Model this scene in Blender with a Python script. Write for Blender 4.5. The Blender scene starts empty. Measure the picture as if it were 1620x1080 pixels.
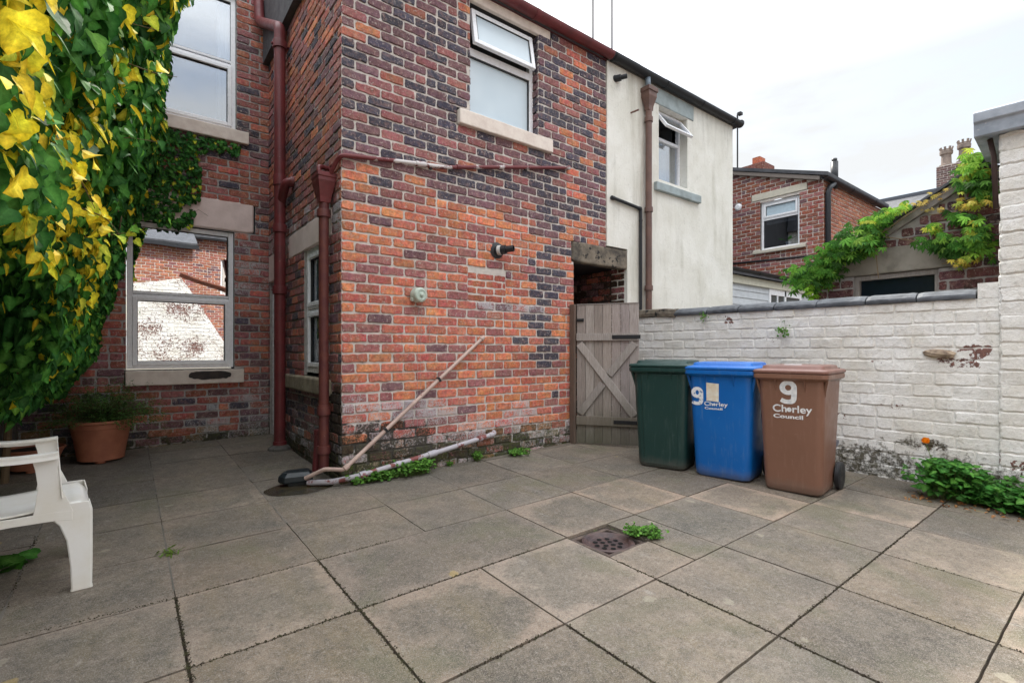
import bpy, math, random
from mathutils import Vector, Matrix, noise
R = math.radians
SC = bpy.context.scene
C = SC.collection

# ------------------------------------------------------------------ camera
cam = bpy.data.cameras.new("camera"); camo = bpy.data.objects.new("camera", cam); C.objects.link(camo)
camo.location = (0, 0, 1.15)
camo.rotation_euler = (R(90), 0, R(52.3 - 90))
cam.sensor_width = 36; cam.lens = 17.53; cam.shift_y = 15 / 1620
cam.clip_start = 0.05; cam.clip_end = 2000
SC.camera = camo
SC.render.resolution_x = 1024; SC.render.resolution_y = 682
# ------------------------------------------------------------------ sky + sun
SUN_AZ, SUN_EL = 62, 50          # degrees, azimuth counter-clockwise from +X
w = bpy.data.worlds.new("World"); SC.world = w; w.use_nodes = True
nt = w.node_tree; nt.nodes.clear()
def wn(t, **k):
    n = nt.nodes.new(t)
    for a, b in k.items(): setattr(n, a, b)
    return n
sky = wn('ShaderNodeTexSky', sky_type='NISHITA', sun_disc=False, sun_elevation=R(SUN_EL), sun_rotation=R(90 - SUN_AZ), dust_density=3.0, air_density=1.2)
tc = wn('ShaderNodeTexCoord'); sep = wn('ShaderNodeSeparateXYZ'); nt.links.new(tc.outputs['Generated'], sep.inputs[0])
ns = wn('ShaderNodeTexNoise'); ns.inputs['Scale'].default_value = 2.6; ns.inputs['Detail'].default_value = 6; ns.inputs['Roughness'].default_value = .55
mp = wn('ShaderNodeMapping'); mp.inputs['Scale'].default_value = (1, 1, 3.2); nt.links.new(tc.outputs['Generated'], mp.inputs[0]); nt.links.new(mp.outputs[0], ns.inputs[0])
rm = wn('ShaderNodeMapRange'); rm.inputs[1].default_value = .36; rm.inputs[2].default_value = .58; rm.inputs[3].default_value = .42; rm.inputs[4].default_value = 1.0
nt.links.new(ns.outputs[0], rm.inputs[0])
el = wn('ShaderNodeMapRange'); el.inputs[1].default_value = .42; el.inputs[2].default_value = .85; el.inputs[3].default_value = 3.75; el.inputs[4].default_value = 17
nt.links.new(sep.outputs[2], el.inputs[0])
cc = wn('ShaderNodeVectorMath', operation='SCALE'); cc.inputs[0].default_value = (.955, .98, 1.0); nt.links.new(el.outputs[0], cc.inputs['Scale'])
mx = wn('ShaderNodeMix', data_type='RGBA'); nt.links.new(rm.outputs[0], mx.inputs[0]); nt.links.new(sky.outputs[0], mx.inputs[6]); nt.links.new(cc.outputs[0], mx.inputs[7])
bg = wn('ShaderNodeBackground'); bg.inputs[1].default_value = .10; nt.links.new(mx.outputs[2], bg.inputs[0])
wo = wn('ShaderNodeOutputWorld'); nt.links.new(bg.outputs[0], wo.inputs[0])
sl = bpy.data.lights.new("sun", 'SUN'); sl.energy = 2.2; sl.angle = R(3); sl.color = (1, .95, .86)
so = bpy.data.objects.new("sun", sl); C.objects.link(so)
sd = Vector((math.cos(R(SUN_AZ)) * math.cos(R(SUN_EL)), math.sin(R(SUN_AZ)) * math.cos(R(SUN_EL)), math.sin(R(SUN_EL))))
so.rotation_euler = sd.to_track_quat('Z', 'Y').to_euler(); so.location = (0, 0, 12)
SC.view_settings.view_transform = 'Standard'; SC.view_settings.look = 'None'
SC.view_settings.exposure = 1.36; SC.view_settings.gamma = 1

# ------------------------------------------------------------------ helpers: materials
def M(name): 
    m = bpy.data.materials.new(name); m.use_nodes = True
    n = m.node_tree; p = n.nodes['Principled BSDF']
    return m, n, p
def nd(n, t, **k):
    x = n.nodes.new(t)
    for a, b in k.items(): setattr(x, a, b)
    return x
def lk(n, a, b): n.links.new(a, b)
def noise_n(n, scale, detail=4, rough=.55, coord=None, dist=0, stretch=None):
    t = nd(n, 'ShaderNodeTexNoise'); t.inputs['Scale'].default_value = scale; t.inputs['Detail'].default_value = detail
    t.inputs['Roughness'].default_value = rough; t.inputs['Distortion'].default_value = dist
    if coord is None: coord = nd(n, 'ShaderNodeNewGeometry').outputs['Position']
    if stretch:
        mm = nd(n, 'ShaderNodeMapping'); mm.inputs['Scale'].default_value = stretch; lk(n, coord, mm.inputs[0]); coord = mm.outputs[0]
    lk(n, coord, t.inputs['Vector']); return t.outputs[0]
def rng(n, v, a, b, c=0., d=1.):
    r = nd(n, 'ShaderNodeMapRange'); r.inputs[1].default_value = a; r.inputs[2].default_value = b; r.inputs[3].default_value = c; r.inputs[4].default_value = d
    lk(n, v, r.inputs[0]); return r.outputs[0]
def mixc(n, f, a, b, mode='MIX'):
    m = nd(n, 'ShaderNodeMix', data_type='RGBA', blend_type=mode)
    for s, v in ((0, f), (6, a), (7, b)):
        if hasattr(v, 'is_linked'): lk(n, v, m.inputs[s])
        elif s == 0: m.inputs[0].default_value = v
        else: m.inputs[s].default_value = (*v, 1) if len(v) == 3 else v
    return m.outputs[2]
def mth(n, op, a, b=0.):
    m = nd(n, 'ShaderNodeMath', operation=op)
    for i, v in ((0, a), (1, b)):
        if hasattr(v, 'is_linked'): lk(n, v, m.inputs[i])
        else: m.inputs[i].default_value = v
    return m.outputs[0]
def bump(n, p, h, dist=.003, strength=.6):
    b = nd(n, 'ShaderNodeBump'); b.inputs['Distance'].default_value = dist; b.inputs['Strength'].default_value = strength
    lk(n, h, b.inputs['Height']); lk(n, b.outputs[0], p.inputs['Normal'])
def weathered(name, col, col2, rough=.6, scale=8, bscale=120, bd=.001, metal=0, lo=.4, hi=.65, spec=.4, stretch=None, spots=None):
    """a base colour, a second colour in blotches, fine bump"""
    m, n, p = M(name)
    f = rng(n, noise_n(n, scale, 6, .6, stretch=stretch), lo, hi)
    c = mixc(n, f, col, col2)
    if spots:
        c = mixc(n, rng(n, noise_n(n, spots[1], 5, .65), spots[2], spots[2] + .05), c, spots[0])
    lk(n, c, p.inputs['Base Color'])
    r = rng(n, noise_n(n, scale * 2.3, 4), .3, .7, rough - .1, rough + .12); lk(n, r, p.inputs['Roughness'])
    p.inputs['Metallic'].default_value = metal; p.inputs['Specular IOR Level'].default_value = spec
    bump(n, p, noise_n(n, bscale, 5, .6), bd, .5)
    return m

def brick_mat():
    m, n, p = M('weathered_brick')
    a = nd(n, 'ShaderNodeAttribute', attribute_name='col'); d = nd(n, 'ShaderNodeAttribute', attribute_name='wear')
    sp = nd(n, 'ShaderNodeSeparateColor'); lk(n, d.outputs[0], sp.inputs[0])
    n1 = noise_n(n, 28, 6, .65); n2 = noise_n(n, 120, 4, .7); n3 = noise_n(n, 9, 5, .6); n4 = noise_n(n, 55, 6, .7, dist=.6)
    hs = nd(n, 'ShaderNodeHueSaturation'); lk(n, a.outputs[0], hs.inputs['Color']); lk(n, rng(n, n1, .3, .7, 1.35, .55), hs.inputs['Value']); lk(n, rng(n, n3, .35, .65, .485, .515), hs.inputs['Hue']); c = hs.outputs[0]
    c = mixc(n, rng(n, noise_n(n, 17, 4, .6), .5, .68, 0, .45), c, (.34, .20, .17))
    c = mixc(n, rng(n, noise_n(n, 38, 6, .72, dist=.7), .57, .62, 0, .62), c, (.56, .47, .42))
    c = mixc(n, rng(n, n2, .55, .75, 0, .45), c, (.60, .38, .28))
    c = mixc(n, rng(n, n4, .59, .66, 0, .5), c, (.08, .05, .05))
    # white salts / old limewash: wear.r ; dark soot/damp: wear.g ; moss: wear.b
    e = mth(n, 'SUBTRACT', .735, mth(n, 'MULTIPLY', sp.outputs[0], .30))
    n6 = noise_n(n, 75, 5, .75, dist=.8)
    ef = mth(n, 'MULTIPLY', mth(n, 'SUBTRACT', mth(n, 'ADD', mth(n, 'MULTIPLY', n6, .65), mth(n, 'MULTIPLY', n3, .35)), e), 14.0)
    ef = mth(n, 'MINIMUM', mth(n, 'MAXIMUM', ef, 0.0), .75)
    c = mixc(n, ef, c, (.52, .52, .55))
    gg = mth(n, 'MULTIPLY', mth(n, 'SUBTRACT', mth(n, 'ADD', mth(n, 'MULTIPLY', n4, .55), mth(n, 'MULTIPLY', n3, .45)), mth(n, 'SUBTRACT', .70, mth(n, 'MULTIPLY', sp.outputs[1], .36))), 9.0)
    gg = mth(n, 'MINIMUM', mth(n, 'MAXIMUM', gg, 0.0), .93)
    c = mixc(n, gg, c, mixc(n, rng(n, n1, .4, .6), (.020, .017, .015), (.06, .05, .035)))
    c = mixc(n, mth(n, 'MULTIPLY', sp.outputs[2], rng(n, n1, .4, .6, .1, 1)), c, (.07, .085, .02))
    lk(n, c, p.inputs['Base Color']); p.inputs['Roughness'].default_value = .85; p.inputs['Specular IOR Level'].default_value = .25
    h = mth(n, 'ADD', mth(n, 'MULTIPLY', n1, .7), mth(n, 'MULTIPLY', n2, .35))
    bump(n, p, h, .014, 1.0)
    return m
def mortar_mat(name, col=(.68, .62, .56)):
    m, n, p = M(name)
    d = nd(n, 'ShaderNodeAttribute', attribute_name='wear'); sp = nd(n, 'ShaderNodeSeparateColor'); lk(n, d.outputs[0], sp.inputs[0])
    n1 = noise_n(n, 14, 6, .6); n2 = noise_n(n, 160, 4, .7)
    c = mixc(n, rng(n, n1, .35, .7), col, tuple(v * .72 for v in col))
    c = mixc(n, mth(n, 'MULTIPLY', sp.outputs[0], .4), c, (.6, .6, .62))
    n3 = noise_n(n, 9, 5, .6)
    gg = mth(n, 'MULTIPLY', mth(n, 'SUBTRACT', mth(n, 'ADD', mth(n, 'MULTIPLY', n1, .5), mth(n, 'MULTIPLY', n3, .5)), mth(n, 'SUBTRACT', .68, mth(n, 'MULTIPLY', sp.outputs[1], .36))), 9.0)
    gg = mth(n, 'MINIMUM', mth(n, 'MAXIMUM', gg, 0.0), .92)
    c = mixc(n, gg, c, (.028, .024, .021))
    c = mixc(n, mth(n, 'MULTIPLY', sp.outputs[2], rng(n, n1, .35, .6, .2, .9)), c, (.08, .09, .03))
    lk(n, c, p.inputs['Base Color']); p.inputs['Roughness'].default_value = .95; p.inputs['Specular IOR Level'].default_value = .15
    bump(n, p, mth(n, 'ADD', n1, mth(n, 'MULTIPLY', n2, .5)), .008, .8)
    return m
def paint_brick_mat():
    """white limewash over brick, flaking where wear.r is high, green-black at the foot (wear.g)"""
    m, n, p = M('white_painted_brick')
    d = nd(n, 'ShaderNodeAttribute', attribute_name='wear'); sp = nd(n, 'ShaderNodeSeparateColor'); lk(n, d.outputs[0], sp.inputs[0])
    n1 = noise_n(n, 3.2, 6, .6); n2 = noise_n(n, 40, 6, .65, dist=.4); n3 = noise_n(n, 130, 4, .6); n4 = noise_n(n, 16, 6, .7)
    c = mixc(n, rng(n, n1, .4, .68), (.84, .83, .80), (.72, .69, .62))
    c = mixc(n, rng(n, n4, .52, .70, 0, .6), c, (.50, .48, .43))
    nv = noise_n(n, 24, 5, .6, dist=1.5); c = mixc(n, rng(n, mth(n, 'ABSOLUTE', mth(n, 'SUBTRACT', nv, .5)), .0, .012, .5, 0), c, (.28, .26, .24))
    c = mixc(n, rng(n, n2, .66, .70, 0, .6), c, (.30, .27, .23))
    e = mth(n, 'SUBTRACT', 1.0, mth(n, 'MULTIPLY', sp.outputs[0], .62))
    ef = mth(n, 'MULTIPLY', mth(n, 'SUBTRACT', mth(n, 'ADD', mth(n, 'MULTIPLY', n2, .75), mth(n, 'MULTIPLY', n4, .45)), e), 30.0)
    ef = mth(n, 'MINIMUM', mth(n, 'MAXIMUM', ef, 0.0), 1.0)
    c = mixc(n, ef, c, mixc(n, rng(n, n3, .4, .6), (.25, .12, .095), (.14, .08, .07)))
    e2 = mth(n, 'SUBTRACT', .93, mth(n, 'MULTIPLY', sp.outputs[1], .46))
    g = mth(n, 'MULTIPLY', mth(n, 'SUBTRACT', mth(n, 'ADD', mth(n, 'MULTIPLY', n2, .5), mth(n, 'MULTIPLY', n4, .62)), e2), 7.0)
    g = mth(n, 'MINIMUM', mth(n, 'MAXIMUM', g, 0.0), .93)
    c = mixc(n, g, c, mixc(n, rng(n, n4, .42, .6), (.022, .018, .015), (.085, .075, .045)))
    lk(n, c, p.inputs['Base Color']); p.inputs['Roughness'].default_value = .75; p.inputs['Specular IOR Level'].default_value = .3
    bump(n, p, mth(n, 'ADD', mth(n, 'ADD', mth(n, 'MULTIPLY', n4, 1.0), mth(n, 'MULTIPLY', n2, .4)), mth(n, 'MULTIPLY', ef, -.25)), .014, .8)
    return m
def leaf_mat(name, rough=.38, tr=.3):
    m, n, p = M(name)
    a = nd(n, 'ShaderNodeAttribute', attribute_name='col')
    hs = nd(n, 'ShaderNodeHueSaturation'); lk(n, a.outputs[0], hs.inputs['Color']); lk(n, rng(n, noise_n(n, 70, 5, .65), .3, .7, .65, 1.3), hs.inputs['Value']); c = hs.outputs[0]
    lk(n, c, p.inputs['Base Color']); p.inputs['Roughness'].default_value = rough; p.inputs['Specular IOR Level'].default_value = .09
    t = nd(n, 'ShaderNodeBsdfTranslucent'); lk(n, c, t.inputs[0])
    mxs = nd(n, 'ShaderNodeMixShader'); mxs.inputs[0].default_value = tr
    o = n.nodes['Material Output']; lk(n, p.outputs[0], mxs.inputs[1]); lk(n, t.outputs[0], mxs.inputs[2]); lk(n, mxs.outputs[0], o.inputs[0])
    bump(n, p, noise_n(n, 90, 3), .002, .4)
    return m
def slab_mat():
    m, n, p = M('concrete_slab')
    a = nd(n, 'ShaderNodeAttribute', attribute_name='col'); uv = nd(n, 'ShaderNodeUVMap', uv_map='UVMap')
    s = nd(n, 'ShaderNodeSeparateXYZ'); lk(n, uv.outputs[0], s.inputs[0])
    ex = mth(n, 'MINIMUM', s.outputs[0], mth(n, 'SUBTRACT', 1.0, s.outputs[0])); ey = mth(n, 'MINIMUM', s.outputs[1], mth(n, 'SUBTRACT', 1.0, s.outputs[1]))
    edge = mth(n, 'MINIMUM', ex, ey)
    n1 = noise_n(n, 3.0, 7, .62); n2 = noise_n(n, 14, 6, .65); n3 = noise_n(n, 190, 3, .7); n4 = noise_n(n, 5.5, 5, .6, stretch=(1, .25, 1)); n5 = noise_n(n, 420, 2, .6)
    c = mixc(n, rng(n, n1, .33, .68), (.215, .190, .158), (.095, .088, .076))
    c = mixc(n, rng(n, n2, .48, .70, 0, .8), c, (.075, .070, .058))
    c = mixc(n, rng(n, n4, .50, .72, 0, .7), c, (.16, .137, .078))
    c = mixc(n, rng(n, noise_n(n, .9, 4, .6), .42, .66, 0, .55), c, (.25, .205, .165))
    # cleaner pinkish band along the edges of a slab, broken up by noise
    ed = mth(n, 'ADD', edge, mth(n, 'MULTIPLY', mth(n, 'SUBTRACT', n1, .5), .75))
    eb = mth(n, 'MULTIPLY', rng(n, ed, .0, .13, 1, 0), a.outputs['Alpha'])
    c = mixc(n, mth(n, 'MULTIPLY', eb, .85), c, (.31, .255, .215))
    c = mixc(n, 1.0, c, a.outputs[0], 'MULTIPLY')
    c = mixc(n, 1.0, c, (1.08, 1.0, .905), 'MULTIPLY')
    c = mixc(n, rng(n, noise_n(n, .75, 5, .62, dist=.5), .50, .64, 0, .55), c, (.070, .068, .058))
    nm = noise_n(n, 48, 5, .75); c = mixc(n, rng(n, nm, .52, .66, 0, .55), c, (.05, .046, .04)); c = mixc(n, rng(n, nm, .46, .36, 0, .35), c, (.40, .36, .31))
    nw = noise_n(n, 6, 8, .78, stretch=(1.6, .5, 1)); c = mixc(n, rng(n, nw, .60, .68, 0, .4), c, (.42, .40, .37))
    c = mixc(n, rng(n, noise_n(n, 1.7, 6, .6, dist=.6), .54, .66, 0, .55), c, (.105, .105, .05))
    c = mixc(n, rng(n, n3, .46, .72, .0, .7), c, (.40, .37, .33))
    c = mixc(n, rng(n, n3, .60, .36, 0, .0), c, (.05, .05, .045))
    c = mixc(n, rng(n, n5, .5, .66, 0, .65), c, (.035, .033, .03))
    # lichen blotches
    v = nd(n, 'ShaderNodeTexVoronoi'); v.inputs['Scale'].default_value = 3.4; g = nd(n, 'ShaderNodeNewGeometry'); lk(n, g.outputs['Position'], v.inputs['Vector'])
    lm = mth(n, 'MULTIPLY', rng(n, mth(n, 'ADD', v.outputs['Distance'], mth(n, 'MULTIPLY', n2, .30)), .235, .265, 1, 0), .42)
    sc = nd(n, 'ShaderNodeSeparateColor'); lk(n, v.outputs['Color'], sc.inputs[0])
    lm = mth(n, 'MULTIPLY', lm, mth(n, 'GREATER_THAN', sc.outputs[0], .62))
    c = mixc(n, lm, c, mixc(n, mth(n, 'GREATER_THAN', sc.outputs[1], .6), (.38, .35, .27), (.42, .30, .08)))
    lk(n, c, p.inputs['Base Color']); lk(n, rng(n, n2, .3, .7, .62, .85), p.inputs['Roughness']); p.inputs['Specular IOR Level'].default_value = .35
    bump(n, p, mth(n, 'ADD', mth(n, 'ADD', n3, mth(n, 'MULTIPLY', n2, 1.2)), mth(n, 'MULTIPLY', n5, .5)), .004, .7)
    return m
def glass_mat(name, tint, refl=.5, rough=.0, wav=0.0):
    """window pane: a mirror-like film over a see-through pane (refl = share mirrored)"""
    m, n, p = M(name); n.nodes.remove(p)
    g = nd(n, 'ShaderNodeBsdfGlossy'); g.inputs['Roughness'].default_value = rough; g.inputs[0].default_value = (.95, .97, 1, 1)
    t = nd(n, 'ShaderNodeBsdfTransparent'); t.inputs[0].default_value = (*tint, 1)
    mx_ = nd(n, 'ShaderNodeMixShader'); mx_.inputs[0].default_value = refl
    lk(n, t.outputs[0], mx_.inputs[1]); lk(n, g.outputs[0], mx_.inputs[2]); lk(n, mx_.outputs[0], n.nodes['Material Output'].inputs[0])
    if wav:
        b = nd(n, 'ShaderNodeBump'); b.inputs['Distance'].default_value = wav; b.inputs['Strength'].default_value = 1
        lk(n, noise_n(n, 1.6, 1), b.inputs['Height']); lk(n, b.outputs[0], g.inputs['Normal'])
    return m
def plain(name, col, rough=.5, metal=0, spec=.4, var=.12, bd=.0006, scale=14):
    return weathered(name, col, tuple(v * (1 - var) for v in col), rough, scale, 160, bd, metal, spec=spec)

MB_ = brick_mat(); MMORT = mortar_mat('lime_mortar'); MMORTD = mortar_mat('dark_mortar', (.44, .41, .39)); MPB = paint_brick_mat()
MLEAF = leaf_mat('glossy_leaf', .64, .24); MLEAF2 = leaf_mat('soft_leaf', .55, .35); MSLAB = slab_mat()
MMAROON = weathered('maroon_paint', (.17, .033, .036), (.12, .028, .03), .42, 7, 60, .0012, spots=((.24, .12, .09), 30, .66))
MMAROONW = weathered('peeling_maroon_paint', (.16, .035, .038), (.62, .58, .57), .5, 3.5, 60, .0008, lo=.53, hi=.56)
MRUST = weathered('rusty_maroon_paint', (.105, .030, .030), (.15, .045, .034), .5, 12, 60, .002, spots=((.45, .30, .22), 40, .70))
MPINKPIPE = weathered('faded_pink_plastic', (.52, .39, .335), (.40, .28, .24), .5, 8, 80, .0005, spots=((.25, .08, .06), 14, .66))
MGREYPIPE = weathered('grey_plastic_pipe', (.42, .40, .43), (.20, .06, .055), .5, 7, 80, .0005, lo=.56, hi=.60)
MBLACKPL = plain('black_plastic', (.022, .024, .028), .42)
MDKCOVER = plain('black_rubber_cover', (.012, .018, .022), .38)
MUPVC = plain('white_upvc', (.90, .91, .94), .28, spec=.5, var=.05, bd=.0001)
MUPVCD = plain('window_gasket', (.03, .03, .033), .6)
MSTONE = weathered('painted_sandstone', (.80, .71, .63), (.68, .58, .51), .75, 10, 70, .003, spots=((.13, .10, .09), 9, .70))
MSTONEPK = weathered('pink_painted_stone', (.84, .69, .65), (.72, .58, .54), .7, 6, 70, .003, spots=((.12, .08, .07), 20, .72))
MSTONEOLD = weathered('old_yellow_stone', (.36, .31, .22), (.20, .17, .13), .9, 7, 60, .006, spots=((.5, .47, .40), 22, .62))
MSOOT = weathered('sooty_stone', (.24, .20, .15), (.075, .065, .055), .9, 6, 60, .008, spots=((.03, .028, .027), 11, .56))
MSTONEBLUE = weathered('blue_grey_painted_stone', (.36, .42, .43), (.27, .31, .31), .7, 7, 70, .003)
def render_mat():
    m, n, p = M('cream_render'); n1 = noise_n(n, 2.2, 6, .6); ns_ = noise_n(n, 5, 6, .65, stretch=(1, 1, .12)); nf = noise_n(n, 26, 6, .72); nc = noise_n(n, 1.6, 6, .6, dist=1.2)
    c = mixc(n, rng(n, n1, .38, .66), (.84, .825, .76), (.72, .70, .62))
    c = mixc(n, rng(n, ns_, .54, .72, 0, .5), c, (.46, .44, .36))
    c = mixc(n, rng(n, nf, .60, .70, 0, .45), c, (.48, .44, .36))
    c = mixc(n, rng(n, mth(n, 'ABSOLUTE', mth(n, 'SUBTRACT', nc, .5)), 0, .0025, .45, 0), c, (.25, .23, .19))
    z = nd(n, 'ShaderNodeSeparateXYZ'); lk(n, nd(n, 'ShaderNodeNewGeometry').outputs['Position'], z.inputs[0])
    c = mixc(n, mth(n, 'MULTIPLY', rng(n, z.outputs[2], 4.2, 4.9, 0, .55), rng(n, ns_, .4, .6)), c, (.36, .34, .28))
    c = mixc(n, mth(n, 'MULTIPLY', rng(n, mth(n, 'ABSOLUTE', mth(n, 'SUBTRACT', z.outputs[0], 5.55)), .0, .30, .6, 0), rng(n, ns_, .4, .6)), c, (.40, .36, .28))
    lk(n, c, p.inputs['Base Color']); p.inputs['Roughness'].default_value = .85
    bump(n, p, mth(n, 'ADD', n1, mth(n, 'MULTIPLY', nf, .5)), .012, .8); return m
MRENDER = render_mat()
MCOPE = weathered('slate_blue_coping', (.115, .125, .14), (.062, .068, .078), .62, 9, 55, .004, spots=((.30, .31, .31), 30, .67))
MLEAD = weathered('grey_lead_sheet', (.42, .46, .52), (.26, .30, .35), .45, 5, 40, .003, spots=((.5, .5, .5), 16, .66))
MSLATE = weathered('roof_slate', (.055, .058, .065), (.09, .09, .10), .6, 6, 30, .006)
def wood_mat(name, a, b, moss=False):
    m, n, p = M(name)
    tcn = nd(n, 'ShaderNodeTexCoord').outputs['Object']
    at = nd(n, 'ShaderNodeAttribute', attribute_name='col')
    g = noise_n(n, 9, 7, .65, coord=tcn, stretch=(9, 9, .7), dist=.5); g2 = noise_n(n, 30, 6, .7, coord=tcn, stretch=(8, 8, .5)); g3 = noise_n(n, 3, 5, .6)
    c = mixc(n, rng(n, g, .3, .7), a, b); c = mixc(n, rng(n, g2, .55, .75, 0, .8), c, tuple(v * .35 for v in b))
    c = mixc(n, 1.0, c, at.outputs[0], 'MULTIPLY')
    if moss:
        z = nd(n, 'ShaderNodeSeparateXYZ'); lk(n, nd(n, 'ShaderNodeNewGeometry').outputs['Position'], z.inputs[0])
        f = rng(n, mth(n, 'ADD', z.outputs[2], mth(n, 'MULTIPLY', g3, .5)), .25, .95, .8, 0)
        c = mixc(n, f, c, (.055, .06, .03))
    lk(n, c, p.inputs['Base Color']); p.inputs['Roughness'].default_value = .8
    bump(n, p, mth(n, 'ADD', g, g2), .003, .8); return m
MWOOD = wood_mat('weathered_gate_wood', (.40, .36, .33), (.24, .21, .19), True)
MWOOD2 = wood_mat('brown_post_wood', (.17, .115, .085), (.10, .075, .06))
MCURT = plain('pale_curtain', (.62, .63, .66), .9, var=.1)
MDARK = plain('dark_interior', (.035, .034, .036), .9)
MROOM = plain('dim_room', (.10, .11, .12), .9)
MTERRA = weathered('terracotta', (.42, .16, .09), (.33, .12, .07), .6, 7, 60, .001, spots=((.55, .36, .27), 22, .68))
MSOIL = plain('potting_soil', (.035, .025, .018), .95, bd=.01)
MCHAIR = weathered('white_garden_plastic', (.84, .83, .80), (.78, .75, .68), .42, 5, 90, .0004, spots=((.33, .27, .19), 12, .72))
MIRON = weathered('rusty_cast_iron', (.055, .038, .040), (.085, .05, .045), .5, 14, 80, .003)
MHINGE = plain('black_iron_strap', (.015, .015, .017), .5, bd=.002)
MMETAL = plain('grey_metal', (.3, .3, .32), .4, metal=.8)
MGLASS_MIRROR = glass_mat('reflecting_glass', (.55, .6, .62), .72, 0, .0012)
MGLASS_SKY = glass_mat('clear_glass', (.8, .85, .9), .42)
MGLASS_DIM = glass_mat('dim_glass', (.6, .66, .7), .22)
def frosted():
    m, n, p = M('frosted_glass'); p.inputs['Base Color'].default_value = (.50, .60, .68, 1); p.inputs['Roughness'].default_value = .22
    p.inputs['Specular IOR Level'].default_value = .7
    c = mixc(n, rng(n, noise_n(n, 1.4, 3), .3, .7), (.66, .76, .82), (.54, .65, .72)); lk(n, c, p.inputs['Base Color'])
    bump(n, p, noise_n(n, 160, 2), .0015, .4); return m
MFROST = frosted()

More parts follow.
